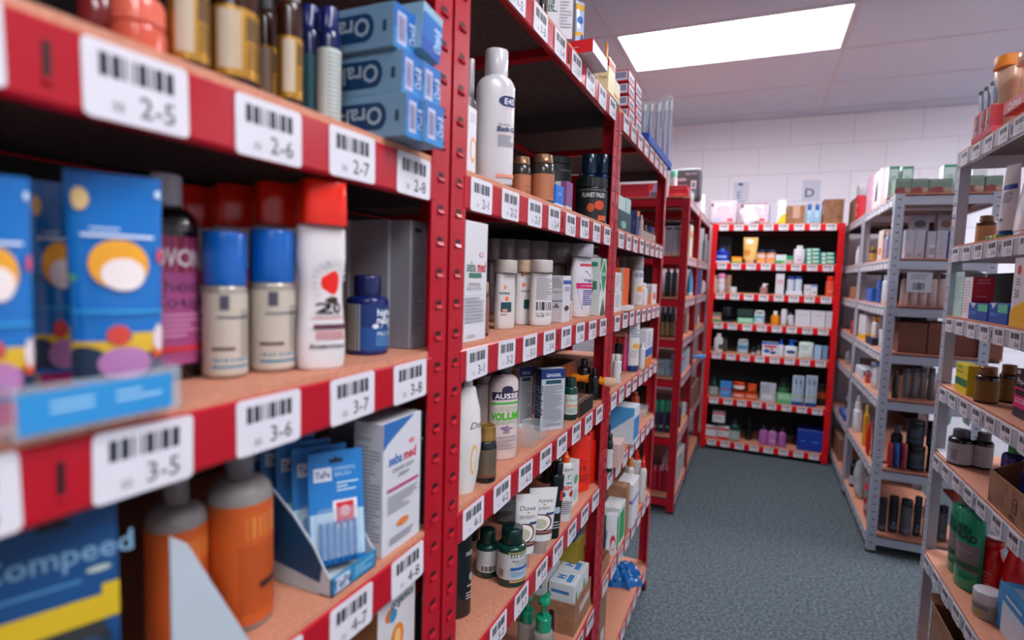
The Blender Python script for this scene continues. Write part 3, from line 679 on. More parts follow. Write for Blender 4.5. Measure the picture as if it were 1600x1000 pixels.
def tpk(T, w, d, h):
    m = MB()
    for i in range(6): m.tube([(-w*.3+w*.12*i, -.004, .004), (-w*.3+w*.12*i, -.004, h*.38)], .0022, '1c7cc8/g', 8)
    m.build('interdental_brushes', T)
F4 = [('r', .02, .5, .98, .98, '1a78c0'), ('e', .5, .52, .46, .1, '1a78c0'), ('r', .02, .05, .98, .46, 'b8d4e4'), ('r', .1, .74, .42, .86, 'd8e0ee'), ('t', 'TePe', .26, .8, .06, '3a4470', {'b': .02, 'w': .26}), ('t', 'INTERDENTAL', .66, .84, .035, 'b8dcf0', {'w': .4}), ('t', 'BRUSH', .62, .79, .035, 'b8dcf0', {'w': .3}), ('l', .5, .62, .9, .72, 3, 'b8dcf0')]
lbs = ['front', 'second', 'third', 'fourth', 'fifth', 'rearmost']
for i in range(6):
    P = T4.location+Vector((.05-.021*i, .004-.002*i, .012+.003*i)); p = thing('interdental_brush_pack', lbs[i]+' hanging pack in the blue counter display box of brushes', 'pack', P, L90-.6)
    p.rotation_euler = (math.radians(-9), 0, L90-.6)
    blister(p, .06, .012, .122, col='1a78c0', F=F4+([('r', .42, .3, .86, .56, 'e8e4ea'), ('r', .48, .35, .8, .54, 'd81c30'), ('e', .64, .46, .09, .05, 'e8a0a8')] if i == 0 else []), bub=(.1, .05, .9, .5), fill=tpk)
SEB = [('p', [(0, .8), (.1, .84), (.35, .9), (.8, 1), (0, 1)], '2e6cb0'), ('t', 'seba', .3, .71, .08, '1f6cb0', {'b': .03, 'w': .34}), ('t', 'med', .68, .71, .08, 'd03050', {'b': .03, 'w': .34}), ('e', .72, .8, .08, .02, 'e08090'), ('t', 'DIAPER RASH', .5, .625, .033, '4a4a5a', {'w': .75}), ('t', 'CREAM', .5, .575, .033, '4a4a5a'), ('r', .08, .475, .92, .5, 'b84878'), ('l', .1, .3, .9, .44, 7, '9a98a4'), ('e', .5, .2, .16, .03, 'e08040'), ('l', .15, .06, .8, .12, 3, '8a8894')]
put('L', 4, 597, 655, 652, carton, 'nappy_cream_carton', 'white nappy cream carton with blue corner at front by red post', 'box', back=.006, dd=.042, col='d6d6dc', F=SEB, S=[('l', .12, .1, .9, .82, 26, '9296a4'), ('t', 'sebamed', .35, .88, .035, '7a5a80', {'w': .5})])
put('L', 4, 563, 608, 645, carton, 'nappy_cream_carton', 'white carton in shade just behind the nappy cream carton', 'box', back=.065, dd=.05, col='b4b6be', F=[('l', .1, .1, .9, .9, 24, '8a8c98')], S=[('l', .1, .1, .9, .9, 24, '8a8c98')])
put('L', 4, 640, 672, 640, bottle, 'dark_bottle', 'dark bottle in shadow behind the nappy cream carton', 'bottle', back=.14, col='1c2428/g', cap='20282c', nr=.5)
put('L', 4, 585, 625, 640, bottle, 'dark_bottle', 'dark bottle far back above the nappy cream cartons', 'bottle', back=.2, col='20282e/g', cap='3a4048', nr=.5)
# shelf under labels 4-7, 4-8
put('L', 5, 588, 646, 0, carton, 'baby_food_carton', 'white carton with orange oval logo under label 4-8', 'box', back=.014, h=.165, dd=.06, col='d4d0d2', F=[('e', .3, .86, .12, .05, 'e0701c'), ('e', .38, .84, .1, .05, '2c88b0'), ('t', 'organics', .62, .93, .07, '2c5a64', {'b': .02, 'w': .6}), ('e', .5, .64, .17, .11, 'e8862a'), ('e', .5, .64, .08, .07, 'f0c080'), ('e', .5, .34, .36, .16, 'e8741c'), ('t', 'Baby', .52, .38, .09, 'f4e8dc', {'b': .02}), ('t', 'food', .52, .27, .08, 'f4e8dc', {'b': .02})], S=[('r', 0, 0, 1, 1, '8a5a34')])
put('L', 5, 648, 668, 0, bottle, 'dark_bottle', 'tall black bottle between the orange logo carton and red post', 'bottle', back=.03, h=.16, col='0f1416/g', cap='0f1416')
level(2)
# ------------------------------------------------------------------ second red rack (left)
# top shelf
put('L', 1, 838, 853, 0, bottle, 'black_bottle', 'black lidded pot on the top shelf beside a white printed carton', 'jar', back=.02, h=.05, col='16181a/g', cap='101214')
put('L', 1, 850, 894, 0, carton, 'lotion_carton', 'white lotion carton with red and green writing on the top shelf', 'box', back=.008, dr=.5, rot=-62, h=.145, col='e2dde2', F=[('t', 'seba', .22, .62, .13, 'd03050', {'b': .02, 'r': -90, 'w': .2}), ('t', 'med', .22, .42, .13, '2f6a58', {'b': .02, 'r': -90, 'w': .15}), ('l', .5, .12, .95, .85, 18, 'aaa6ae')])
put('L', 1, 893, 912, 0, pouch, 'plastic_sachet', 'shiny blue white and yellow sachet standing on the top shelf', 'packet', back=.02, h=.14, dr=.4, rot=-30, col='b8c8e0/g', F=[('r', 0, .86, 1, .95, 'e8b020'), ('r', 0, .46, 1, .52, 'e8b020'), ('e', .7, .4, .25, .1, '1c5cb4'), ('e', .4, .7, .3, .06, '2c6cc0'), ('e', .5, .15, .35, .1, '8098c8')])
put('L', 1, 903, 913, 70, bottle, 'small_bottle', 'tiny dark orange capped bottle beneath the blue sachet', 'bottle', back=.0, col='2c1408/g', cap='c85a10/g')
put('L', 1, 912, 931, 88, carton, 'white_carton', 'lower white carton under another behind the red carton', 'box', back=.07, dd=.1, h=.0515, col='e4e0e4', F=[('r', .2, .2, .8, .6, '8a94a4')], S=[('l', .1, .1, .6, .3, 3, 'c0b8bc')])
T = put('L', 1, 914, 935, 52, carton, 'white_carton', 'upper white carton with recycling marks topmost behind red carton', 'box', back=.06, dd=.11, zb=LV[1], bz=.052, h=.05, col='e8e4e6', S=[('l', .1, .5, .45, .7, 3, '9a949c'), ('e', .62, .35, .05, .1, '8a848c'), ('e', .78, .4, .05, .13, '4a444c'), ('e', .78, .4, .028, .08, 'e8e4e6'), ('l', .5, .2, .7, .3, 1, '8a848c')], F=[('r', 0, 0, 1, .25, '6a7484')])
put('L', 1, 926, 949, 0, carton, 'red_carton', 'bright red and white carton lying on the top shelf edge', 'box', back=-.03, dd=.15, h=.026, col='e8e2e4', S=[('r', 0, 0, 1, 1, 'e0101c'), ('r', 0, .45, .8, .5, 'f4c0c4')], tp=[('r', 0, 0, .55, 1, 'e0101c')])
put('L', 1, 938, 951, 66, bottle, 'orange_bottle', 'slim bottle with orange shoulder behind the yellow syrup carton', 'bottle', back=.05, col='f0e4dc/g', cap='f08c10/g', sh=.5, nk=.7, nr=.3, cr=.3)
put('L', 1, 950, 960, 95, carton, 'cough_syrup_carton', 'yellow and white cough syrup carton with red band', 'box', back=.0, dd=.06, col='f4e0a8', F=[('r', 0, .72, 1, .92, 'c81c2c')], S=[('r', .0, .72, 1, .92, 'c81c2c'), ('t', 'COVONIA', .5, .82, .12, 'f0e0e0', {'b': .02, 'w': .9}), ('t', 'Chesty', .6, .6, .08, '6a6050'), ('t', 'Sugar Free', .55, .42, .09, '3a3430', {'w': .85}), ('e', .3, .1, .4, .14, 'f0b820')])
put('L', 1, 958, 968, 128, carton, 'syrup_carton', 'pale yellow leaflet carton right of the cough syrup carton', 'box', back=.0, dd=.03, col='e8dcb8', S=[('l', .15, .2, .85, .8, 10, 'b0a070')], F=[('r', .1, .1, .9, .3, 'e0a030')])
put('L', 1, 961, 968, 165, carton, 'small_black_carton', 'small black carton at the end of the second rack top shelf', 'box', back=.0, dd=.03, col='22282c')
# shelf 2-x
put('L', 2, 722, 741, 92, bottle, 'bath_oil_bottle', 'white bottle mostly hidden behind the near red post', 'bottle', back=.06, dr=.7, col='dad4d6/g', cap='c8c2c6/g', sh=.62, nk=.7, nr=.5, cr=.52, F=[('e', .7, .55, .2, .08, '16285c')])
put('L', 2, 730, 743, 168, carton, 'supplement_carton', 'white carton with orange swirl squeezed beside the near red post', 'box', back=.004, dd=.03, col='e4e0e4', F=[('l', .2, .75, .8, .9, 3, 'c0b8bc'), ('e', .6, .35, .35, .2, 'f0a868'), ('e', .6, .35, .25, .14, 'e4e0e4')], S=[('l', .2, .75, .8, .9, 3, 'c0b8bc'), ('e', .6, .35, .35, .2, 'f0a868'), ('e', .6, .35, .25, .14, 'e4e0e4')])
put('L', 2, 740, 801, 80, bottle, 'bath_oil_bottle', 'tall white bath oil bottle with small navy logo, front of second rack', 'bottle', back=.008, dr=.62, rot=-60, col='dcd6d8/g', cap='d8d2d4/g', sh=.70, nk=.795, nr=.58, cr=.60, p=2.4, ctop=1, lab=(.04, .74), FA=(-80, 80),
    F=[('e', .66, .82, .13, .055, '16285c'), ('e', .84, .82, .13, .055, '16285c'), ('r', .66, .765, .84, .875, '16285c'), ('t', 'E45', .75, .82, .062, 'e8e8f0', {'b': .02, 'w': .24}), ('r', .62, .74, .9, .744, 'e09070'), ('t', 'Emollient', .66, .575, .022, '3a4468', {'w': .28}), ('t', 'Bath Oil', .73, .53, .05, '1a2c60', {'b': .03, 'w': .42}), ('r', .52, .475, .98, .48, 'f09878'), ('l', .53, .34, .92, .46, 6, '9094a4'), ('r', .52, .02, .95, .055, 'e89878')])
vit = dict(col='38302e/g', cap='8a6448/m', sh=.62, nk=.82, nr=.8, cr=.86, capstyle='lug', labcol='b8714c', lab=(.08, .6))
put('L', 2, 797, 829, 246, jar, 'vitamin_jar', 'amber vitamin jar with copper lid just right of bath oil bottle', 'jar', back=.045, F=[('t', 'VITAMIN', .5, .5, .13, '6a3a28', {'w': .8}), ('e', .6, .75, .1, .06, '5a3020'), ('l', .25, .1, .8, .35, 4, '8a5038')], **vit)
put('L', 2, 827, 865, 243, jar, 'vitamin_jar', 'larger amber vitamin jar with copper lid and fine print, in front', 'jar', back=.012, F=[('l', .3, .08, .8, .9, 13, '7a4a34'), ('r', .92, .1, 1, .8, 'd8c8c0')], **vit)
put('L', 2, 826, 860, 252, jar, 'vitamin_jar', 'third amber vitamin jar hidden behind the two copper lidded jars', 'jar', back=.09, **vit)
put('L', 2, 832, 889, 258, tub, 'protein_tub', 'lower black protein tub supporting another black tub', 'tub', back=.13, w=.11, h=.085, col='14181a', cap='0f1214', labcol='181c1e', sh=.8, nk=.82)
T = put('L', 2, 832, 889, 213, tub, 'protein_tub', 'upper black protein tub stacked on a second tub, dark lid', 'tub', back=.13, w=.11, bz=.0855, h=.092, col='14181a', cap='0c1012', capstyle='rib', labcol='121618', lab=(.04, .76), FA=(-110, 110), F=[('r', .02, .1, .05, .9, '8a8a90'), ('l', .62, .3, .8, .9, 16, '9a9aa0'), ('r', .62, .12, .8, .24, 'd88060'), ('r', .3, .75, .45, .8, '5a5a60')])
put('L', 2, 868, 880, 298, carton, 'blue_carton', 'small bright blue carton at the front behind label 2-4', 'box', back=.008, dd=.035, h=.042, col='1470d0', S=[('r', 0, 0, 1, .12, 'e4e4ea'), ('l', .3, .55, .7, .75, 2, 'd0e4f8')], F=[('r', 0, 0, 1, .12, 'e4e4ea'), ('t', 'test', .5, .65, .2, 'd0e4f8')])
put('L', 2, 884, 893, 285, carton, 'purple_carton', 'slim purple and white carton left of the round black tub', 'box', back=.05, dd=.03, col='e0dce0', F=[('r', 0, .3, 1, 1, '8a5a90')], S=[('r', .5, .3, 1, 1, '8a5a90')])
put('L', 2, 893, 951, 280, tub, 'protein_tub', 'round black protein tub with white lettering beside the second post', 'tub', back=.02, dr=1, w=.082, col='14181a/g', cap='0e1618', labcol='15191c', lab=(.03, .76), capstyle='rib', rot=-38, FA=(-85, 85),
    F=[('t', 'PLANET PALEO', .36, .80, .13, 'd8d4d8', {'b': .03, 'w': .55}), ('r', 0, .93, 1, .96, '6a6468'), ('e', .28, .42, .08, .13, 'c8501c'), ('e', .48, .5, .12, .14, 'd8481c'), ('r', .45, .05, .7, .2, 'e06030'), ('l', .73, .12, .92, .88, 12, 'b0acb2'), ('e', .98, .68, .06, .1, 'f0b090'), ('r', .73, 0, 1, .06, 'd8c8c4')])
for a, c_, bk, lb in ((905, 931, .2, 'dark blue spray can at the back behind the round black tub'), (928, 950, .22, 'second dark blue spray can by the rear right upright')):
    put('L', 2, a, c_, 242, can, 'deodorant_can', lb, 'spray can', back=bk, col='0c2c4c/m', cap='0a2238/g')
# shelf 3-x
put('L', 3, 724, 758, 347, carton, 'body_lotion_carton', 'tall white body lotion carton with green and red lettering beside post', 'box', back=.006, dd=.05, col='dcd8dc', F=[('t', 'seba', .26, .63, .09, '2f6048', {'b': .02, 'w': .4}), ('t', 'med', .73, .63, .09, 'c02040', {'b': .03, 'w': .38}), ('e', .7, .73, .11, .018, 'd05070'), ('e', .7, .73, .08, .012, 'dcd8dc'), ('r', .15, .535, .72, .575, '4a7a66'), ('t', 'HYDRATING', .4, .48, .028, '5a5a66', {'w': .75}), ('t', 'BODY LOTION', .4, .445, .028, '5a5a66', {'w': .85}), ('r', 0, .385, .9, .388, 'aaa6ac'), ('l', 0, .15, .85, .37, 8, 'a4a0a8'), ('l', .1, .03, .5, .06, 2, 'a4a0a8')])
for a, c_, lb, bk in ((749, 757, 'nearer tiny brown bottle behind the tall white lotion carton', .03), (755, 763, 'farther tiny brown bottle right of the tall white carton', .02)):
    put('L', 3, a, c_, 440, bottle, 'small_brown_bottle', lb, 'bottle', back=bk, col='4a2c20/g', cap='b08a60', nr=.5, cr=.6, labcol='8a5a48', sh=.74)
G = [(757, 777, .24), (775, 799, .21), (797, 821, .18), (820, 849, .15), (850, 885, .11), (881, 893, .13)]
GL = ['first grey capped bottle at the dark left end of the rear row', 'second grey capped bottle from the left of the rear row', 'third grey capped bottle from the left of the rear row', 'fourth grey capped bottle from the left of the rear row', 'fifth grey capped bottle, larger, in the rear row', 'grey capped bottle half hidden behind the lilac labelled bottle']
for (a, c_, bk), lb in zip(G, GL):
    put('L', 3, a, c_, 381, bottle, 'grey_shampoo_bottle', lb, 'bottle', back=bk, dr=.6, col='9c969c/g', cap='8e8a90/g', sh=.66, nk=.70, nr=.9, cr=.8, h=.19, wf=[(0, .86), (.3, 1), (.6, .92), (.75, .75), (1, .75)])
PT = [('t', 'PANTENE', .3, .66, .05, '22242c', {'b': .02, 'w': .42}), ('e', .35, .78, .06, .05, 'e08858'), ('e', .42, .55, .07, .05, 'e8784c'), ('r', .18, .28, .55, .48, '14424c'), ('r', .25, .29, .45, .34, 'd89878'), ('l', .2, .2, .5, .24, 1, 'b07a78')]
put('L', 3, 772, 803, 406, bottle, 'shampoo_bottle', 'leftmost of three pearl white shampoo bottles', 'bottle', back=.04, dr=.5, rot=-20, col='d2ccca/g', cap='c0b4ac/g', sh=.78, nk=.805, nr=.9, cr=.92, p=2.6, wf=[(0, .96), (.15, 1), (.5, .97), (.8, .9), (1, .9)], F=PT)
put('L', 3, 801, 829, 406, bottle, 'shampoo_bottle', 'middle pearl white shampoo bottle, its front label showing', 'bottle', back=.05, dr=.5, rot=-30, col='d2ccca/g', cap='c8a88c/g', sh=.78, nk=.805, nr=.9, cr=.92, p=2.6, wf=[(0, .96), (.15, 1), (.5, .97), (.8, .9), (1, .9)], F=[(*x[:2], x[2]+.25, *x[3:]) if x[0] in 'te' else x for x in PT[:3]]+[('r', .45, .28, .82, .48, '14424c')])
put('L', 3, 826, 861, 406, bottle, 'shampoo_bottle', 'rightmost pearl white shampoo bottle turned to its barcode', 'bottle', back=.012, dr=.5, rot=-45, col='dad4d2/g', cap='c8bcb4/g', sh=.78, nk=.805, nr=.9, cr=.92, p=2.6, wf=[(0, .96), (.15, 1), (.5, .97), (.8, .9), (1, .9)], F=[('l', .28, .48, .85, .94, 20, '6a666e'), ('b', .3, .26, .8, .44, '3a3a44'), ('t', 'O % O U', .55, .18, .07, '2a2a30', {'w': .5}), ('l', .35, .1, .7, .14, 1, '7a767e')])
put('L', 3, 878, 890, 431, carton, 'medicine_carton', 'small white medicine carton printed grey with blue top edge', 'box', back=.008, dd=.062, col='d8d4d8', S=[('l', .05, .62, .95, .95, 9, '9a98a0'), ('l', .05, .1, .6, .4, 6, '9a98a0'), ('r', 0, .45, 1, .465, '2c50a0'), ('p', [(.65, .32), (.9, .32), (.78, .42)], '7a7880')], F=[('r', 0, .82, 1, .9, '2458a8'), ('l', .2, .65, .8, .75, 2, '5a70a8'), ('e', .5, .3, .3, .06, '5a3a3a')])
put('L', 3, 887, 894, 470, bottle, 'nail_polish_bottle', 'tiny pink glass bottle in front of the lilac labelled bottle', 'bottle', back=.01, col='d8a8a0/g', cap='e0d8d8/g', nr=.5, cr=.5)
put('L', 3, 888, 923, 381, bottle, 'feminine_wash_bottle', 'white waisted bottle with pink band and lilac label', 'bottle', back=.014, dr=.5, rot=-32, col='dcd6da/g', cap='b4b0b6/g', sh=.80, nk=.815, nr=.86, cr=.8, p=2.3, wf=[(0, .84), (.2, .95), (.55, 1.02), (.8, .82), (1, .82)], F=[('r', .3, .88, 1, .93, 'c8304c'), ('p', [(.48, .8), (.52, .8), (.66, .68), (.66, .7)], '2a2c50'), ('p', [(.84, .8), (.8, .8), (.66, .68), (.66, .7)], '2a2c50'), ('t', 'Vagisil', .64, .63, .06, '3a3c88', {'b': .01, 'w': .5}), ('r', .2, .47, 1, .57, 'd8186c'), ('t', 'ULTRA FRESH', .62, .52, .035, 'f4d8e4', {'w': .5}), ('p', [(.24, .46), (1, .46), (.96, .08), (.42, .08)], '8a80d0'), ('l', .44, .14, .8, .44, 8, '5a54a8'), ('e', 1, .46, .08, .06, '7a1430')])
put('L', 3, 935, 946, 404, carton, 'herbal_tea_carton', 'green and white herbal tea carton with diamond pattern by second post', 'box', back=.004, dd=.075, col='d8dcd6', F=[('r', 0, 0, 1, 1, 'e4e8e2'), ('p', [(.5, .98), (.9, .7), (.5, .38), (.1, .7)], '1f8a5c'), ('p', [(.5, .32), (.9, 0), (.1, 0)], '5a5a58'), ('t', 'pukka', .5, .74, .09, 'e4f0e8', {'b': .02, 'w': .7}), ('p', [(1, .4), (1, .6), (.8, .5)], '3f9a70'), ('p', [(0, .4), (0, .6), (.2, .5)], '3f9a70'), ('p', [(0, .75), (0, 1), (.35, 1)], '1f8a5c'), ('p', [(1, .75), (1, 1), (.65, 1)], '1f8a5c')], S=[('r', .1, .85, .9, .93, '2f8a64'), ('r', .1, .45, .9, .6, '3c8a68'), ('e', .3, .1, .2, .05, '3a3a38')])
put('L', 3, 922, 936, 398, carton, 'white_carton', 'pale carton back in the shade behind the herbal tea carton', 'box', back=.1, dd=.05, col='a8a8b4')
# shelf 4-x
put('L', 4, 705, 748, 590, bottle, 'body_lotion_bottle', 'big curved white lotion bottle partly behind the near red post', 'bottle', by=776, back=.01, dr=.45, rot=-30, col='dcd8d4/g', cap='d4d0cc/g', sh=.9, nk=.93, nr=.3, cr=.3, wf=[(0, .62), (.2, .9), (.45, 1.08), (.7, .95), (.9, .6), (1, .5)], F=[('e', .62, .3, .1, .16, 'e8b060'), ('e', .62, .3, .07, .12, 'dcd8d4'), ('t', 'Dove', .8, .66, .07, '2a2a34', {'i': .3})])
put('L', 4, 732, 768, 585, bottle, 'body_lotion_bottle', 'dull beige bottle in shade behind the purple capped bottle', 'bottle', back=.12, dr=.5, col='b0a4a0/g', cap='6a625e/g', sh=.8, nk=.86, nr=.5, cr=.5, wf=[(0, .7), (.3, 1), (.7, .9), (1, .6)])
put('L', 4, 741, 774, 664, jar, 'vitamin_jar', 'squat dark jar with gold lid in front of the white bottles', 'jar', by=756, back=.008, col='161c1c/g', cap='a07a3c/m', capstyle='lug', sh=.62, nk=.74, nr=.82, cr=.92, labcol='6a5a48', lab=(.1, .6), F=[('l', .2, .15, .6, .9, 10, '4a3c30'), ('r', 0, .02, 1, .08, '8a2c1c'), ('l', .7, .4, .95, .7, 2, '3a2c24')])
AU = [('r', .05, .705, .95, .80, '2a1c40'), ('e', .5, .82, .14, .05, '2a1c40'), ('t', 'AUSSIE', .5, .75, .06, 'f0e8ec', {'b': .03, 'w': .8}), ('r', .02, .65, .98, .675, '3cb040'), ('t', 'AUSSOME', .5, .595, .055, 'a8b8a0', {'w': .85}), ('t', 'VOLUME', .5, .51, .085, '4cb828', {'b': .05, 'w': .9}), ('l', .2, .41, .8, .45, 2, 'a8c8a0'), ('e', .5, .35, .05, .045, '8a7088'), ('e', .44, .37, .09, .014, '8a7088'), ('e', .56, .36, .1, .012, '9a8098'), ('e', .5, .32, .08, .012, '9a8098'), ('t', 'CONDITIONER', .5, .255, .03, '5a4a54', {'w': .5}), ('l', .2, .1, .8, .22, 5, 'a89a9c')]
put('L', 4, 761, 806, 560, bottle, 'conditioner_bottle', 'pale pink conditioner bottle with purple cap and green lettering', 'bottle', by=719, back=.03, dr=.62, rot=-40, col='dcc8c4/g', cap='1c1430/g', sh=.74, nk=.84, nr=.45, cr=.5, p=2.3, lab=(.02, .85), F=AU, FA=(-70, 70))
GN = [('r', 0, .84, 1, 1, '0a2c6c'), ('t', 'GENGIGEL', .5, .9, .05, 'c8d8e8', {'b': .02, 'w': .62}), ('r', .18, .76, .82, .82, '0a4c5c'), ('l', .1, .06, .88, .73, 26, '7a7e88')]
put('L', 4, 803, 830, 572, carton, 'mouth_gel_carton', 'left of two navy topped grey mouth gel cartons', 'box', by=668, back=.075, rot=-32, dr=.45, col='b8bac0', F=GN, R=[('r', 0, 0, 1, 1, '14325c')])
put('L', 4, 835, 880, 575, carton, 'mouth_gel_carton', 'right of two navy topped grey mouth gel cartons, nearer the edge', 'box', by=674, back=.04, rot=-38, dr=.4, col='b8bac0', F=GN, R=[('r', 0, 0, 1, 1, '14325c')], S=[('r', 0, 0, 1, 1, '14325c'), ('t', 'GENGIGEL', .5, .5, .3, '8aa8c8', {'r': 90, 'w': .5})])
def clamtray(T, w, d, h):
    for s in (-1, 1):
        m = MB(); cx = s*w*.23
        m.sect([(0, w*.15, d*.3), (.004, w*.18, d*.36), (h*.8, w*.21, d*.42), (h, w*.24, d*.48), (h+.0015, w*.25, d*.5)], 'd8e0e4/t', 24, 3, cx=cx, top=False); m.build('clear_cup', T)
put('L', 4, 803, 857, 660, clamtray, 'clear_plastic_tray', 'clear empty plastic tray with two cups in front of mouth gel', 'tray', by=697, back=.01, dr=.55, h=.032)
put('L', 4, 877, 901, 590, jar, 'supplement_bottle', 'small green supplement bottle with white label and orange stripe', 'bottle', by=657, back=.012, col='0c3c34/g', cap='0c3028/g', sh=.74, nk=.80, nr=.62, cr=.68, labcol='c8ccc4', lab=(.14, .62), capstyle='rib', rot=-35, F=[('r', .1, .38, .9, .5, 'e88848'), ('t', 'L-Carnitine', .5, .74, .14, '2a4a44', {'w': .8}), ('l', .2, .05, .8, .3, 4, '8a9a90')])
T = put('L', 4, 905, 926, 626, carton, 'brown_carton', 'low brown and black carton under the orange brush', 'box', by=645, back=.004, dd=.09, h=.035, col='6a4634', F=[('r', 0, 0, 1, 1, '1a1614')], R=[('r', 0, 0, 1, 1, '1a1614')])
T = put('L', 4, 898, 945, 600, lambda T, w, d, h: [MB().tube([(0, -.045, 0), (0, -.02, .003), (0, .02, .004), (0, .06, .002)], [.011, .013, .0135, .011], 'f0901c/g', 14).build('tube_body', T), MB().tube([(0, -.075, -.002), (0, -.072, 0), (0, -.06, 0), (0, -.045, 0)], [.004, .011, .0135, .0125], 'f4d8b0/s', 14).build('clear_cap', T)], 'effervescent_tube', 'bright orange tube lying out over the shelf edge', 'tube', back=.045, w=.03, dd=.03, h=.03, bz=.051)
put('L', 4, 900, 922, 560, bottle, 'black_jar', 'shiny black bottle in shade behind the green supplement bottle', 'bottle', back=.13, col='101416/g', cap='14181a/g')
put('L', 4, 918, 936, 575, bottle, 'black_jar', 'second shiny black bottle in shade near the second post', 'bottle', back=.11, col='101416/g', cap='14181a/g')
put('L', 4, 845, 898, 558, tray, 'cardboard_tray', 'brown cardboard tray with orange goods at the back of shelf', 'tray', back=.24, dd=.1, h=.1, F=[('r', .3, .3, .95, .95, 'b8501c')])
# shelf 5-x
put('L', 5, 705, 734, 850, bottle, 'black_shampoo_bottle', 'large black shampoo bottle with white script beside near post', 'bottle', back=.045, dr=.5, rot=-30, h=.23, col='10171a/g', cap='0c1214/g', sh=.82, nk=.86, nr=.6, cr=.6, p=2.4, F=[('t', 'malibu', .72, .58, .06, 'd8d8dc', {'i': .4, 'w': .4}), ('e', .8, .33, .12, .045, '9a9ea4'), ('l', .6, .22, .9, .25, 1, 'b8b8bc'), ('l', .55, .1, .9, .18, 3, 'a8a8ac')])
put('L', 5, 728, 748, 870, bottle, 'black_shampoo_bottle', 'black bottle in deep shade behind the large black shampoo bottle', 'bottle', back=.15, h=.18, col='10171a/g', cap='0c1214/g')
NB = dict(col='0c3a30/g', cap='0a2a26/g', capstyle='flat', sh=.66, nk=.72, nr=.66, cr=.72, labcol='c8c8c8', lab=(.14, .6))
put('L', 5, 744, 777, 826, jar, 'supplement_bottle', 'green supplement bottle seen from its barcode side, left of pair', 'bottle', by=905, back=.085, rot=-40, F=[('l', .1, .35, .9, .95, 10, '8a8c90'), ('b', .15, .05, .85, .3, '2a2c30')], **NB)
put('L', 5, 776, 820, 822, jar, 'supplement_bottle', 'green supplement bottle with blue banded enzyme label, right of pair', 'bottle', by=919, back=.028, rot=-42, F=[('r', .25, .86, 1.05, 1.06, '1c4a34'), ('r', .25, 1.04, 1.05, 1.08, 'c8a860'), ('t', "NATURE'S BOUNTY", .66, .96, .07, 'c8d8a8', {'w': .6}), ('t', 'Multi-Enzyme', .62, .74, .1, '3a3e48', {'w': .6}), ('t', 'Complex', .62, .62, .1, '3a3e48'), ('r', .32, .38, 1, .5, '1c5c9c'), ('r', .3, .1, 1, .34, 'a8c0d4'), ('l', .34, .13, .95, .31, 3, '6a88a4'), ('b', .0, .1, .14, .4, '3a3a40'), ('r', .3, -.08, 1, -.01, 'd89858')], **NB)
DV = [('t', 'Dove', .5, .78, .085, '2c3c50', {'i': .15, 'w': .5}), ('e', .52, .70, .04, .014, 'd8a050'), ('t', 'NOURISHING', .5, .65, .022, '7a8494', {'w': .5}), ('t', 'SECRETS', .5, .615, .035, '6a7484', {'w': .5}), ('e', .42, .35, .34, .17, '5a2c20'), ('e', .40, .35, .30, .15, 'ece4dc'), ('e', .40, .33, .19, .1, 'b8b49c'), ('r', 0, .12, 1, .2, '5a2c24'), ('l', .1, .145, .8, .175, 1, 'c8a890'), ('r', .55, .5, .85, .545, '2a4468')]
for a, c_, tp, by_, lb in ((801, 831, 772, 889, 'left white hand cream tube with coconut picture, in clear stand'), (824, 859, 762, 866, 'right white hand cream tube with coconut picture, in clear stand')):
    T = put('L', 5, a, c_, tp, tube, 'hand_cream_tube', lb, 'tube', by=by_, dr=.6, rot=-48, col='dcdad8/g', cap='b8a49c/s', capf=.2, capr=.62, flare=1.25, F=DV, tilt=(0, 3))
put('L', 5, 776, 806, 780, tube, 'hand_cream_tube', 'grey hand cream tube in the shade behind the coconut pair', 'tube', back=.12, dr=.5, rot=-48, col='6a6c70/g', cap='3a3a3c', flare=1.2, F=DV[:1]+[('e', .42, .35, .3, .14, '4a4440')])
m = MB(); T = put('L', 5, 800, 866, 870, lambda T, w, d, h: MB().sect([(0, w/2, d/2), (.002, w/2, d/2), (.004, w*.46, d*.44)], 'e0d0c8/t', 24, 3).build('base', T), 'clear_plastic_stand', 'clear plastic stand under the two coconut hand cream tubes', 'stand', back=.0, dr=1, w=.09, dd=.07, h=.004)
put('L', 5, 853, 872, 722, bottle, 'black_bottle', 'tilted black bottle with oval sticker behind the sunscreen', 'bottle', by=843, back=.022, dr=.55, rot=-40, col='10161a/g', cap='0c1012/g', sh=.8, nk=.84, nr=.6, cr=.6, p=2.3, F=[('e', .55, .45, .2, .06, 'a8b4c0'), ('r', .6, .62, 1, .8, 'c82c20'), ('l', .35, .1, .8, .25, 3, '9aa0a8')], tilt=(0, 4))
put('L', 5, 846, 866, 700, bottle, 'black_bottle', 'black bottle in shade behind the tilted black bottle', 'bottle', back=.12, dr=.7, col='12181a/g', cap='0c1012/g')
put('L', 5, 869, 892, 704, bottle, 'sunscreen_spray_bottle', 'white sunscreen spray bottle with orange nozzle and factor fifty label', 'bottle', by=816, back=.012, dr=.7, rot=-38, col='dcd8d6/g', cap='e8501c/g', capstyle='nozzle', sh=.76, nk=.84, nr=.4, cr=.5, lab=(.03, .8), F=[('t', 'DERMA', .5, .93, .05, '4a4e54', {'w': .7}), ('e', .55, .8, .1, .04, '3a9a60'), ('e', .58, .79, .07, .025, 'dcd8d6'), ('t', '50+', .5, .6, .08, 'd83c20', {'b': .03}), ('r', .4, .67, .7, .7, '2c88b8'), ('e', .25, .48, .13, .05, '2a3c64'), ('e', .72, .48, .16, .06, 'b8301c'), ('l', .2, .1, .85, .36, 7, '7a7880')])
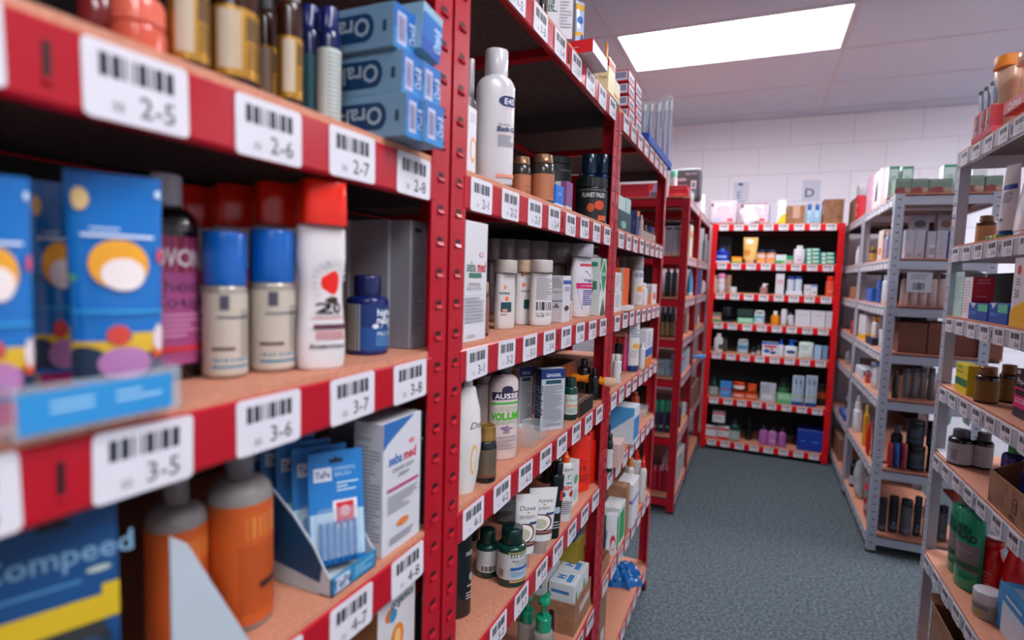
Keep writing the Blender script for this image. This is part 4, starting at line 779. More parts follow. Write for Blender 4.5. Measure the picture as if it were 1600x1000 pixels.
put('L', 5, 893, 903, 722, carton, 'sunscreen_carton', 'white carton with green drop print right of the spray bottle', 'box', back=.02, dd=.045, col='dcdcd8', S=[('e', .6, .62, .15, .1, '58a870'), ('e', .4, .3, .3, .16, '9ac0d0')], F=[('e', .5, .6, .3, .1, '58a870'), ('e', .5, .25, .3, .14, 'a8c8d8')])
put('L', 5, 885, 921, 660, bottle, 'sun_lotion_bottle', 'large bright red orange sun lotion bottle at the shelf front', 'bottle', by=770, back=.012, dr=.55, rot=-38, col='e82810/g', cap='e82810/g', sh=.74, nk=.82, nr=.5, cr=.62, p=2.3, wf=[(0, .9), (.3, 1), (.75, .95), (1, .9)], F=[('t', 'malibu', .4, .62, .07, '7a1408', {'i': .3, 'w': .45}), ('t', '12', .5, .46, .09, '3a0c08', {'b': .02}), ('r', .1, .385, .8, .395, '9a1c10'), ('l', .3, .14, .7, .32, 5, '9a1c10')])
put('L', 5, 908, 929, 672, bottle, 'sun_lotion_bottle', 'second red orange sun lotion bottle just behind the large one', 'bottle', back=.05, dr=.6, rot=-38, col='e02410/g', cap='e02410/g', sh=.74, nk=.82, nr=.5, cr=.62, p=2.3)
# shelf 6-x
for a, c_, tp, bk, lb in ((808, 835, 928, 1030, 'green pump bottle behind, its clear body in shade'), (831, 862, 934, 1055, 'green pump bottle with clear body, nearer the shelf front')):
    put('L', 6, a, c_, tp, bottle, 'handwash_pump_bottle', lb, 'bottle', by=bk, col='9aa4a0/s', cap='18946c/g', capstyle='pump', sh=.50, nk=.56, nr=.5, cr=.74, F=[('r', .1, .1, .9, .7, '8a9490/s')])
for a, c_, lb, bk in ((856, 878, 'black shower gel bottle leaning right of the green pumps', .05), (846, 862, 'second black shower gel bottle partly behind the green pump', .09)):
    put('L', 6, a, c_, 944, bottle, 'shower_gel_bottle', lb, 'bottle', back=bk, dr=.6, rot=-35, col='161c22/g', cap='3a404a/g', sh=.84, nk=.88, nr=.6, cr=.5, capstyle='dome', F=[('l', .4, .35, .6, .65, 3, 'c0c4cc'), ('l', .3, .05, .7, .25, 4, '9a9ea8')], tilt=(0, 3))
put('L', 6, 758, 800, 950, bottle, 'black_bottle', 'dark bottle deep in the shadow under label 5-2', 'bottle', back=.2, h=.2, col='141c1e/g', cap='0c1012')
T = put('L', 6, 896, 922, 905, tray, 'cardboard_box', 'torn brown cardboard box holding white medicine cartons', 'box', by=970, dd=.155, h=.085, S=[('r', .05, .3, .2, .9, '7a5a44')], F=[('r', .3, .45, .9, .7, 'c8c0b8')])
bx = T; W_, D_, H_ = DIM[T.name]
MK = dict(F=[('r', 0, .35, 1, .4, '9ab0c8'), ('e', .3, .7, .1, .12, '3a9a60'), ('l', .1, .08, .9, .3, 3, '9aa0ac')], S=[('r', 0, .5, 1, .6, '6a9ac0'), ('l', .1, .1, .9, .4, 3, '9aa0ac'), ('l', .1, .7, .8, .85, 1, '3a78b8')], tp=[('r', .2, .2, .8, .4, '3a88c8'), ('t', 'H', .5, .65, .3, '2a78c0', {'b': .05})])
for i in range(2):
    for j in range(2):
        p = thing('medicine_carton', ['front', 'rear'][j]+' '+['near', 'far'][i]+' white and blue medicine carton in the torn brown box', 'box', bx.location+Vector((.037-.075*j, -W_/4*.9+W_/2*.9*i, .004)), L90)
        carton(p, W_*.42, .07, .125, 'd4d6da', **MK)
for a, c_, bk, lb in ((884, 896, .15, 'mustard yellow packet at the back above the brown box'), (899, 909, .15, 'second mustard yellow packet beside the second post')):
    put('L', 6, a, c_, 828, carton, 'yellow_packet', lb, 'packet', back=bk, dd=.06, h=.19, col='9a8424')
put('L', 6, 898, 909, 815, carton, 'blue_packet', 'dull blue packet lying on top of the yellow packet by the post', 'packet', back=.15, bz=.1905, dd=.05, h=.06, col='1c4a80')
# ------------------------------------------------------------------ third red rack (left)
level(3)
for i in range(4):
    for j in range(2):
        a = 982+11*j
        put('L', 1, a, a+9, 0, carton, 'red_tablet_carton', ['bottom', 'second', 'third', 'top'][i]+[' near', ' far'][j]+' red edged carton of the stack on the third rack top', 'box', back=.004, dd=.05, h=.033, bz=.0335*i, col='c8202c', F=[('r', .06, .12, .94, .9, 'd8d4e0'), ('r', .15, .25, .85, .6, '7a7a98')], S=[('r', .06, .12, .94, .9, 'd8d4e0'), ('r', .15, .3, .85, .8, '8a88a8')])
TB = put('L', 1, 1014, 1049, 262, tray, 'brush_tray', 'bright blue display tray holding clear wrapped toothbrushes', 'tray', back=-.004, dd=.06, h=.034, col='1450b0', fh=.03)
for i, (a, tp) in enumerate(((1003, 160), (1013, 158), (1024, 155), (1035, 152), (1042, 150))):
    put('L', 1, a-5, a+5, tp, brush, 'wrapped_toothbrush', ['nearest', 'second nearest', 'middle', 'second farthest', 'farthest'][i]+' clear wrapped toothbrush standing up from the top shelf tray', 'toothbrush', back=.022, rot=-40, dr=.5, bz=.003, w=.03, dd=.02, col=['2a7f94/g', '2a6f9a/g', '6a6a98/g', '8a7aa8/g', '7a88b0/g'][i])
put('L', 2, 966, 977, 307, carton, 'mint_carton', 'pale mint carton, nearer of two on a dark teal box', 'box', back=.02, dd=.04, bz=.058, col='b8d4cc')
put('L', 2, 978, 985, 311, carton, 'mint_carton', 'pale mint carton, farther of two on a dark teal box', 'box', back=.02, dd=.04, bz=.058, col='a8c8c0')
put('L', 2, 966, 985, 341, carton, 'teal_box', 'dark teal box with pale round mark at the third rack front', 'box', back=.004, dd=.07, h=.057, col='1f4a50', S=[('e', .4, .3, .2, .25, '8ac0a8')], F=[('e', .4, .3, .2, .2, '8ac0a8')])
put('L', 2, 986, 995, 330, bottle, 'white_bottle', 'white and lilac bottle right of the dark teal box', 'bottle', back=.01, col='d8d0dc/g', cap='d0c8d8', labcol='9a88b8', lab=(.45, .6))
put('L', 2, 994, 998, 330, carton, 'navy_carton', 'thin navy and orange carton behind the white and lilac bottle', 'box', back=.01, dd=.05, col='2a3a6a', F=[('r', 0, .8, 1, 1, 'd87040')])
put('L', 2, 998, 1004, 336, bottle, 'pink_bottle', 'pale pink bottle near the far end of the third rack', 'bottle', back=.01, col='d8b8b4/g', cap='d8c8c4')
put('L', 2, 1003, 1012, 352, bottle, 'dark_jar', 'dark brown bottle deep on the third rack second shelf', 'bottle', back=.12, col='2c2422/g', cap='8a8480')
put('L', 2, 1012, 1022, 356, jar, 'blue_jar', 'blue topped jar deep on the third rack second shelf', 'jar', back=.12, col='5a5a62/g', cap='1c4a9c')
put('L', 2, 1002, 1024, 368, tray, 'clear_tray', 'low clear plastic pack near the end of the second shelf', 'tray', back=.01, dd=.08, h=.03, col='d8c8c0/s')
# shelf 3
put('L', 3, 959, 970, 0, carton, 'white_carton', 'lower white carton of two beside the tall orange carton', 'box', back=.005, dd=.04, h=.06, col='e0dcdc', F=[('l', .15, .2, .8, .8, 6, 'b0aaae')])
put('L', 3, 960, 970, 0, carton, 'white_carton', 'upper white carton of two beside the tall orange carton', 'box', back=.006, dd=.04, bz=.0605, h=.055, col='e0dcdc', F=[('l', .15, .2, .8, .8, 6, 'b0aaae')])
put('L', 3, 972, 981, 419, carton, 'orange_carton', 'tall bright orange carton between white cartons and spray cans', 'box', back=.01, dd=.05, col='e85a10', S=[('r', .8, 0, 1, 1, 'c8a898')])
for a, c_, bk, lb in ((963, 982, .10, 'grey capped spray can at the back behind orange carton'), (979, 992, .07, 'grey capped brown spray can behind the sun printed can')):
    put('L', 3, a, c_, 401, can, 'sunscreen_can', lb, 'spray can', back=bk, col='9a5a30', cap='9a9698/g')
put('L', 3, 985, 1003, 401, can, 'sunscreen_can', 'white spray can with blue band and orange sun print', 'spray can', back=.02, col='dcd8d8', cap='a8a4a6/g', labcol='e4e0e0', lab=(.02, .68), rot=-35, F=[('r', 0, .84, 1, .98, '1c4c9c'), ('e', .5, .48, .3, .1, 'f0a040'), ('l', .2, .1, .8, .3, 4, 'b8b4b8'), ('e', .9, .38, .1, .08, 'd83020')])
put('L', 3, 999, 1011, 442, bottle, 'white_bottle', 'small white bottle right of the sun printed spray can', 'bottle', back=.005, col='e4e0e2/g', cap='e4e0e2/g', nr=.4, cr=.45)
put('L', 3, 1010, 1017, 448, carton, 'orange_carton', 'small orange and white carton near the end of shelf three', 'box', back=.01, dd=.05, col='d87020', F=[('r', 0, .6, 1, 1, '8a8888')])
put('L', 3, 1018, 1025, 444, carton, 'white_carton', 'white carton with red print at the end of shelf three', 'box', back=.01, dd=.05, col='e0d8d8', F=[('e', .5, .4, .3, .2, 'd85a40')])
put('L', 3, 980, 990, 0, carton, 'white_carton', 'flat white carton lying at the foot of the orange carton', 'box', back=-.01, dd=.05, h=.014, col='dcd8d8')
# shelf 4
for a, c_, bk, lb in ((952, 962, .04, 'rear of two white roll-on bottles just past the second post'), (956, 970, .008, 'front of two white roll-on bottles just past the second post')):
    put('L', 4, a, c_, 553, bottle, 'white_bottle', lb, 'bottle', back=bk, col='dcdadc/g', cap='dcdadc/g', sh=.72, nk=.78, nr=.6, cr=.62, F=[('e', .5, .4, .2, .12, '5a6a5a'), ('l', .3, .1, .8, .25, 3, '8a908a')])
put('L', 4, 959, 970, 528, bottle, 'purple_bottle', 'dark purple bottle behind the two white roll-on bottles', 'bottle', back=.1, col='2c2440/g', cap='d8701c')
put('L', 4, 971, 980, 520, tube, 'pink_tube', 'pink tube standing between the white bottles and sunscreen', 'tube', by=580, back=.02, dr=.5, col='d03878/g', cap='c02c68')
put('L', 4, 980, 997, 505, tube, 'sunscreen_tube', 'white sunscreen tube with navy cap and orange shield', 'tube', by=581, back=.008, dr=.6, rot=-45, col='e0dedc/g', cap='14346c/g', capf=.13, capr=.9, F=[('e', .55, .45, .25, .07, 'f0a830'), ('l', .2, .65, .85, .95, 6, '4a68a0'), ('l', .2, .15, .8, .35, 4, 'a8a8b0')])
put('L', 4, 997, 1007, 535, bottle, 'white_bottle', 'plain white capped bottle right of the navy capped tube', 'bottle', by=577, back=.008, col='e4e2e4/g', cap='e4e2e4/g')
put('L', 4, 1008, 1018, 515, carton, 'sun_carton', 'tall white blue and orange carton at the end of shelf four', 'box', by=572, back=.006, dd=.04, col='dcdce0', F=[('r', 0, .28, 1, .5, '1c5ca8'), ('r', 0, 0, 1, .26, 'e8701c'), ('l', .2, .55, .8, .95, 6, '8a98b8')], S=[('r', 0, .28, 1, .5, '1c5ca8'), ('r', 0, 0, 1, .26, 'e8701c')])
put('L', 4, 997, 1005, 516, bottle, 'brown_bottle', 'dark capped grey bottle in shade behind the plain white bottle', 'bottle', back=.1, col='8a8280/g', cap='2a2220')
# shelf 5
put('L', 5, 945, 956, 677, jar, 'supplement_bottle', 'dark green bottle with white label at the start of shelf five', 'bottle', by=738, back=.004, col='0c2c24/g', cap='0a2420/g', labcol='c8ccc8', lab=(.1, .6))
put('L', 5, 966, 975, 690, carton, 'pink_carton', 'pale pink carton in front of the purple box', 'box', by=726, back=.004, dd=.08, col='d8b4ac', S=[('l', .15, .3, .85, .8, 4, 'b89088')], F=[('l', .15, .3, .85, .8, 4, 'b89088')])
put('L', 5, 974, 983, 672, carton, 'purple_box', 'dark purple box behind the pale pink carton', 'box', back=.03, dd=.12, col='2c2450', S=[('e', .6, .6, .2, .2, '5a508a')])
put('L', 5, 980, 988, 648, carton, 'white_blue_box', 'white and grey box with barcode lines behind the purple box', 'box', back=.07, dd=.12, col='c4ccd4', S=[('r', 0, .5, 1, .9, '9aa4b0'), ('r', .2, .15, .9, .35, '5a6470')])
put('L', 5, 989, 997, 634, carton, 'blue_box', 'tall white and sky blue box near the middle of shelf five', 'box', by=690, back=.01, dd=.08, col='d4dce4', S=[('p', [(0, .3), (1, .8), (1, 1), (0, 1)], '4a98d0')], F=[('r', 0, .1, 1, .7, '2c88cc')])
put('L', 5, 997, 1013, 643, clamtray, 'clear_plastic_tray', 'clear cupped tray at the far end of shelf five', 'tray', back=.01, dr=.8, h=.045)
put('L', 5, 987, 998, 612, bottle, 'orange_bottle', 'dark orange bottle in shade behind the sky blue box', 'bottle', back=.14, col='b84a14/g', cap='b84a14')
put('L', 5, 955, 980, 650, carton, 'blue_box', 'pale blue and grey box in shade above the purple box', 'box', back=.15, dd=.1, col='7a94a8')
# shelf 6
for a, c_, tp, bk, lb in ((985, 1001, 703, 762, 'taller white bottle with red nozzle at the back of shelf six'), (996, 1008, 712, 786, 'white bottle with red nozzle nearest the aisle on shelf six'), (975, 987, 715, 750, 'white bottle with orange red nozzle in shade on shelf six')):
    put('L', 6, a, c_, tp, bottle, 'sunscreen_spray_bottle', lb, 'bottle', by=bk, col='dcd8d4/g', cap='e83014/g', capstyle='nozzle', sh=.66, nk=.74, nr=.4, cr=.55, F=[('l', .2, .1, .85, .8, 10, 'a8a4a8')])
put('L', 6, 976, 988, 732, bottle, 'orange_capped_bottle', 'bottle with yellow orange cap behind the white lilac banded carton', 'bottle', back=.03, h=.20, col='d8d4d0/g', cap='e88818/g')
put('L', 6, 986, 996, 750, carton, 'white_lilac_carton', 'tall white carton with lilac band on shelf six', 'box', by=816, back=.004, dd=.06, col='dcdadc', F=[('r', 0, .55, 1, .63, '7a6ac0')], S=[('r', 0, .55, 1, .63, '7a6ac0')])
put('L', 6, 976, 981, 758, carton, 'brown_card', 'upright brown cardboard sheet behind the green cartons', 'card', back=.0, dd=.1, col='corrugated_card')
for a, c_, tp, lb, bk in ((965, 975, 787, 'green and white carton nearer the aisle by the brown card', 849), (952, 963, 785, 'green and white carton behind another beside second post', 846)):
    put('L', 6, a, c_, tp, carton, 'green_carton', lb, 'box', by=bk, dd=.03, col='dcdedc', S=[('r', 0, 0, 1, .8, '1c9458')], F=[('r', .1, .1, .9, .85, '2c9c60')])
put('L', 6, 944, 963, 800, pouch, 'paper_leaflet_pack', 'crumpled white red and blue paper pack by the second post', 'packet', back=.01, dr=.25, rot=-50, col='d8d8dc', F=[('e', .6, .3, .25, .18, 'd03040'), ('p', [(0, 0), (.4, 0), (.1, .6), (0, .6)], '2a6ca8')])
put('L', 6, 944, 966, 775, bottle, 'blue_bottle', 'dull blue bottle deep behind the green cartons', 'bottle', back=.16, col='2c5c84/g', cap='5a6470')
put('L', 6, 940, 952, 872, tray, 'open_card_box', 'small open brown card box right beside the second post', 'tray', back=.004, dd=.12, h=.045)
# shelf 7
def crumple(T, w, d, h):
    n = 22; rd = random.Random(4); ph = [rd.uniform(0, 6) for _ in range(8)]
    for k in range(2):
        m = MB(); cx = -.02+.045*k; g = []
        for j in range(n+1):
            row = []
            for i in range(n+1):
                u, v = i/n*2-1, j/n*2-1; r = math.hypot(u, v); e = max(0, 1-max(abs(u), abs(v))**2.2)
                z = h*(1-.25*k)*e**.55*(.62+.22*math.sin(5*u+ph[k]+3*v)+.2*abs(math.sin(7*v+ph[k+2]-4*u))+.1*math.sin(13*u+9*v))
                row.append((w*.42*u*(1+.12*math.sin(4*v+ph[k+4]))+cx, d*.5*v*(1+.18*math.sin(5*u+ph[k+5]))+.02*k*u, max(.001, z)+.0005))
            g.append(row)
        for j in range(n):
            for i in range(n): m.face([g[j][i], g[j][i+1], g[j+1][i+1], g[j+1][i]], '0c62a8/g')
        for j in range(0, n, n): pass
        if k == 0: m.build('plastic_bag', T, True, 28)
        else: m.build('plastic_fold', T, True, 28)
put('L', 7, 944, 994, 915, crumple, 'blue_plastic_bag', 'crumpled bright blue plastic bag on the bottom board of third rack', 'bag', back=.01, w=.17, dd=.14, h=.06)
put('L', 7, 930, 946, 0, carton, 'tall_brown_carton', 'tall brown carton with white barcode behind the second post', 'box', back=.02, w=.09, dd=.09, h=.22, col='8a6a54/c', F=[('r', .3, .1, .8, .5, 'c8c4c0'), ('b', .35, .15, .75, .3)], S=[('r', .3, .1, .8, .5, 'c8c4c0'), ('b', .35, .15, .75, .3)])
# ------------------------------------------------------------------ far red racks (left), end and front
level(4)
RBX = dict(col='c8182c', F=[('r', .3, .25, .75, .6, 'd85060'), ('r', 0, .46, 1, .5, 'e8a0a8')])
put('F', 1, 968, 1033, 288, carton, 'red_box', 'long dark red box on the far rack top seen past the third post', 'box', back=.03, dd=.2, h=.085, col='a81c34', F=[('r', .72, .1, .95, .95, '9a9ac8'), ('r', .74, .1, .93, .4, '5a5a80'), ('r', .68, .5, .8, 1, 'e03040')])
put('F', 1, 1044, 1076, 0, carton, 'red_box', 'lower bright red box on the corner of the far rack top', 'box', back=.02, dd=.12, h=.035, **RBX)
put('F', 1, 1045, 1074, 0, carton, 'red_box', 'upper bright red box on the corner of the far rack top', 'box', back=.02, dd=.12, h=.03, bz=.0355, **RBX)
put('F', 1, 1046, 1058, 272, bottle, 'mint_capped_bottle', 'small white bottle with mint cap standing on red boxes', 'bottle', back=.03, h=.085, bz=.067, col='dcdede/g', cap='8adcc0/g', nr=.8, cr=.95, sh=.5, nk=.55)
put('F', 1, 1050, 1093, 262, softpack, 'grey_nappy_pack', 'large dark grey plastic pack with white lettering on far rack', 'pack', back=.16, dd=.12, col='504e54', F=[('t', '3662.30.8', .68, .86, .07, 'c8c4cc', {'b': .02, 'w': .5}), ('r', .68, .32, .92, .62, 'dcd8e0'), ('r', .74, .38, .86, .54, '8a868e'), ('e', .3, .66, .2, .05, 'b8b4bc'), ('r', .6, .02, .95, .28, '8a868c')])
put('L', 1, 1093, 1101, 303, bottle, 'white_bottle', 'slim white bottle on the corner rack top left of tissue packs', 'bottle', back=.02, h=.17, col='e8e4ec/g', cap='e8e4ec/g', nr=.7, cr=.8)
put('L', 1, 1080, 1086, 318, carton, 'white_tray', 'low white carton on the far rack front edge', 'box', back=.0, dd=.06, h=.035, col='c8c4cc')
GC = [('l', .1, .1, .9, .8, 14, '8a8c98'), ('r', .1, .86, .9, .95, '5a5c68')]
for i in range(2): put('F', 2, 1037+13*i, 1049+13*i, 353, carton, 'grey_carton', ['left', 'right'][i]+' grey printed carton behind the far rack end frame', 'box', back=.05, dd=.05, col='a8a8b4', F=GC)
for i in range(2): put('F', 3, 1038+10*i, 1047+10*i, 415, bottle, 'orange_capped_bottle', ['left', 'right'][i]+' dark bottle with orange cap inside the far rack end', 'bottle', back=.06, col='141a1c/g', cap='c83818/g', nr=.4, cr=.6)
for i in range(3): put('F', 4, 1030+8*i, 1038+8*i, 480, jar, 'gold_label_jar', ['left', 'middle', 'right'][i]+' dark jar with gold label inside the far rack end', 'jar', back=.05, col='14120f/g', cap='5a5c60/m', labcol='8a6a48', lab=(.05, .5))
for i in range(2): put('F', 5, 1025+14*i, 1038+14*i, 562, carton, 'pale_blue_carton', ['left', 'right'][i]+' pale blue grey carton inside the far rack end', 'box', back=.05, dd=.06, col='8aa0ac', F=[('l', .2, .4, .8, .8, 3, '5a707c')])
for i in range(3): put('F', 6, 1018+10*i, 1027+10*i, 625, bottle, 'green_capped_bottle', ['left', 'middle', 'right'][i]+' navy bottle with green cap inside the far rack end', 'bottle', back=.05, dr=.6, col='14244c/g', cap='1c9470/g', sh=.62, nk=.64, nr=.9, cr=.95, F=[('e', .5, .25, .25, .08, '5ab060')])
for i in range(4): put('F', 7, 1010+8*i, 1018+8*i, 726, bottle, 'red_bottle', ['leftmost', 'second', 'third', 'rightmost'][i]+' dark red glossy bottle low inside the far rack end', 'bottle', back=.05, col='a8102c/g', cap='e05a70/g', capstyle='dome', sh=.72, nk=.78, nr=.5, cr=.6)
RR = ['near ', 'middle ', 'far ']
def frow(lv, items):
    for a, c_, tp, fn, nm, lb, ct, k in items: put('L', lv, a, c_, tp, fn, nm, lb, ct, back=.012, **k)
frow(2, [(1077, 1081, 352, carton, 'tall_carton', 'tall cream and orange carton at the far rack front', 'box', dict(dd=.06, col='e0dcd0', F=[('r', 0, .6, 1, .8, 'e0905a')])),
         (1080, 1088, 365, bottle, 'green_bottle', 'white and green bottle at the far rack front second shelf', 'bottle', dict(col='2ca878/g', cap='dcdede/g', sh=.8)),
         (1096, 1105, 366, bottle, 'grey_bottle', 'grey bottle at the corner rack front second shelf', 'bottle', dict(col='8a8a94/g', cap='b8b8c0/g'))])
frow(3, [(1073, 1082, 418, tube, 'blue_tube', 'white and sky blue tube at the far rack front third shelf', 'tube', dict(dr=.5, col='4a9cd0/g', cap='dcdee0')),
         (1089, 1094, 421, carton, 'blue_carton', 'deep blue carton at the far rack front third shelf', 'box', dict(dd=.05, col='1c4ca0')),
         (1093, 1102, 438, pouch, 'white_pouch', 'white and pink pouch at the corner rack third shelf', 'packet', dict(dr=.4, col='dcd0d8', F=[('e', .7, .8, .3, .12, 'e01c6c')]))])
frow(4, [(1068, 1075, 482, bottle, 'beige_bottle', 'nearer beige bottle on the far rack fourth shelf', 'bottle', dict(col='b89c90/g', cap='c8b4a8')),
         (1075, 1082, 480, bottle, 'beige_bottle', 'farther beige bottle on the far rack fourth shelf', 'bottle', dict(col='b8a49c/g', cap='d8c8c0')),
         (1088, 1092, 492, bottle, 'white_bottle', 'white bottle on the corner rack fourth shelf', 'bottle', dict(col='c8c8cc/g', cap='c8c8cc'))])
frow(5, [(1064, 1070, 552, carton, 'blue_white_carton', 'pale blue carton on the far rack fifth shelf front', 'box', dict(dd=.06, col='9ac0d8', F=[('r', 0, .7, 1, .8, 'd83a30')])),
         (1070, 1077, 545, carton, 'blue_white_carton', 'grey white carton beside the pale blue one, fifth shelf', 'box', dict(dd=.06, col='c4c8d0'))])
frow(6, [(1055, 1063, 628, bottle, 'green_capped_bottle', 'green capped navy bottle nearest the aisle on far rack', 'bottle', dict(col='14304c/g', cap='1ca07c/g')),
         (1062, 1074, 622, bottle, 'red_capped_bottle', 'white bottle with red cap on the far rack sixth shelf', 'bottle', dict(dr=.6, col='d8d8dc/g', cap='c81c28/g')),
         (1070, 1076, 610, bottle, 'turquoise_bottle', 'turquoise bottle behind the red capped white bottle', 'bottle', dict(col='18a0b8/g', cap='18a0b8'))])
put('L', 6, 1081, 1092, 598, carton, 'brown_box', 'tall brown box on the corner rack lower shelf', 'box', back=.0, dd=.12, col='8a604c/c')
bb = put('L', 5, 1083, 1101, 585, pouch, 'blue_shoe_cover', 'crumpled light blue cover lying over the corner rack shelf edge', 'cover', back=-.03, w=.11, dd=.035, h=.03, rot=-50, col='4a98d8/g')
frow(7, [(1054, 1060, 712, carton, 'white_pink_carton', 'white carton with pink top on far rack bottom shelf', 'box', dict(dd=.08, col='d8d4d4', S=[('r', 0, .8, 1, 1, 'd89a9a')])),
         (1062, 1069, 700, carton, 'white_pink_carton', 'taller white carton with pink top on far rack bottom shelf', 'box', dict(dd=.08, col='d8d4d4', S=[('r', 0, .8, 1, 1, 'd89a9a')]))])
# ------------------------------------------------------------------ bright red rack at the back
level(5)
def B(lv, *items):
    for it in items:
        a, c_, tp, fn, nm, lb, ct = it[:7]; k = dict(it[7]) if len(it) > 7 else {}
        k.setdefault('back', .02); put('B', lv, a, c_, tp, fn, nm, lb, ct, **k)
PAD = [('r', .12, .45, .85, .95, 'e8e4ec'), ('e', .5, .62, .3, .2, 'dcc8d4'), ('r', .68, .06, .9, .18, 'd8203c'), ('e', .06, .85, .06, .08, '6a2840'), ('r', .05, .08, .4, .2, 'b8c8e0')]
B(1, (1107, 1151, 313, softpack, 'incontinence_pad_pack', 'left white and pink pad pack on top of the back rack', 'pack', dict(dd=.14, col='e0ccd8', F=PAD)),
     (1153, 1201, 315, softpack, 'incontinence_pad_pack', 'right white and pink pad pack with a tissue in front', 'pack', dict(dd=.14, col='e0ccd8', F=PAD+[('r', 0, .95, 1, 1, '8a3c50')])),
     (1201, 1214, 320, carton, 'white_carton', 'grey white carton right of the pad packs', 'box', dict(dd=.08, col='c8c8d4', back=.06)),
     (1213, 1227, 312, carton, 'sun_carton', 'tall white carton with yellow wave on top of back rack', 'box', dict(dd=.07, col='ece8f0', F=[('p', [(0, 0), (1, 0), (1, .42), (.55, .36), (.15, .1)], 'f0cc10')])),
     (1228, 1257, 321, carton, 'brown_cardboard_box', 'smaller brown box left of the blue capped bottles', 'box', dict(dd=.15, col='corrugated_card', F=[('r', .33, .3, .72, 1, 'c89a84')])),
     (1258, 1269, 319, bottle, 'mouthwash_bottle', 'left blue capped clear bottle between two brown boxes', 'bottle', dict(col='a8d0e8/g', cap='1c6cc0/g', sh=.6, nk=.68, nr=.5, cr=.6, F=[('l', .3, .1, .8, .5, 3, '6a9cc8')])),
     (1270, 1281, 319, bottle, 'mouthwash_bottle', 'right blue capped clear bottle between two brown boxes', 'bottle', dict(col='a8d0e8/g', cap='1c6cc0/g', sh=.6, nk=.68, nr=.5, cr=.6, F=[('l', .3, .1, .8, .5, 3, '6a9cc8')])),
     (1286, 1317, 311, carton, 'brown_cardboard_box', 'larger brown box with arrow marks at the right top corner', 'box', dict(dd=.2, col='corrugated_card', back=.03, F=[('r', .7, .1, .73, .3, '4a3428'), ('r', .82, .1, .85, .3, '4a3428'), ('p', [(.67, .28), (.76, .28), (.715, .36)], '4a3428'), ('p', [(.79, .28), (.88, .28), (.835, .36)], '4a3428')], S=[('r', .4, .4, .9, .85, 'd8d4dc')])))
put('B', 1, 1163, 1188, 322, pouch, 'tissue', 'crumpled white tissue wrapper leaning on the right pad pack', 'tissue', back=-.01, dd=.025, h=.13, col='ece8f0', tilt=(0, -25))
B(2, (1117, 1138, 388, bottle, 'blue_bottle', 'royal blue bottle on white tray at the left of shelf two', 'bottle', dict(dr=.5, col='1430a8/g', cap='2050b8/g', sh=.7, nk=.8, nr=.4, cr=.4, bz=.012, F=[('r', .2, .3, .8, .6, '8aa8e0')])),
     (1116, 1139, 409, carton, 'white_tray', 'low white tray beneath the royal blue bottle', 'tray', dict(dd=.08, h=.012, col='dcdce4', back=.005)),
     (1123, 1141, 370, carton, 'dark_bag', 'tall dark navy carton behind the royal blue bottle', 'box', dict(dd=.06, col='10202c', back=.15)),
     (1143, 1159, 401, carton, 'orange_carton', 'small orange and green carton on shelf two', 'box', dict(dd=.04, col='f08c10', F=[('r', 0, 0, 1, .22, '58b830'), ('r', .1, .3, .9, .6, 'f0b850')])),
     (1161, 1181, 371, tube, 'tanning_tube', 'golden cream tube standing on its cap on shelf two', 'tube', dict(dr=.45, col='e8b868/g', cap='d8a878/g', flare=1.15, capr=.7, F=[('e', .45, .82, .2, .12, 'f0e4d0'), ('e', .3, .3, .25, .15, 'd88830')]))
  , *[(a, a+15, 391, tub, 'vitamin_tub', lb, 'tub', dict(col='e8a070/g', cap='1c2a4c/g', labcol='e8a888', lab=(.02, .6), F=[('e', .5, .4, .25, .25, 'f09c30'), ('r', 0, .8, 1, 1, 'd8d8e0')])) for a, lb in ((1181, 'left orange tub with navy lid on shelf two'), (1196.5, 'right orange tub with navy lid on shelf two'))],
     (1212, 1228, 398, carton, 'green_carton', 'white topped green carton right of the orange tubs', 'box', dict(dd=.05, col='d4dcdc', F=[('r', 0, 0, .6, .35, '1ca068'), ('e', .75, .2, .2, .15, '48b850')])),
     (1228, 1238, 400, carton, 'small_carton', 'small mixed colour carton left of the white lotion bottle', 'box', dict(dd=.05, col='c8a8a8', F=[('r', 0, .5, 1, 1, '2c9c6c')])),
     (1239, 1257, 384, bottle, 'baby_lotion_bottle', 'white lotion bottle with lilac print on shelf two', 'bottle', dict(dr=.5, col='e8e4ec/g', cap='e8e4ec/g', sh=.76, nk=.84, nr=.5, cr=.55, F=[('t', 'Baby', .5, .5, .12, '8a6ab8'), ('e', .5, .25, .2, .1, 'd0a8c8')])))
for i in range(4):
    for j in range(2):
        if i == 3 and j == 1: continue
        put('B', 2, 1259+23*j, 1281+23*j, 0, carton, 'toothpaste_carton', ['bottom', 'second', 'third', 'top'][i]+[' left', ' right'][j]+' green white toothpaste carton stacked on back rack', 'box', back=.02+.004*(i % 2), dd=.05, h=.0285, bz=.029*i, col='18a088', F=[('r', .1, .15, .35, .85, 'e0e8e8'), ('r', .45, .5, .9, .9, 'e0e8e8'), ('e', .6, .25, .08, .2, '80c030')])
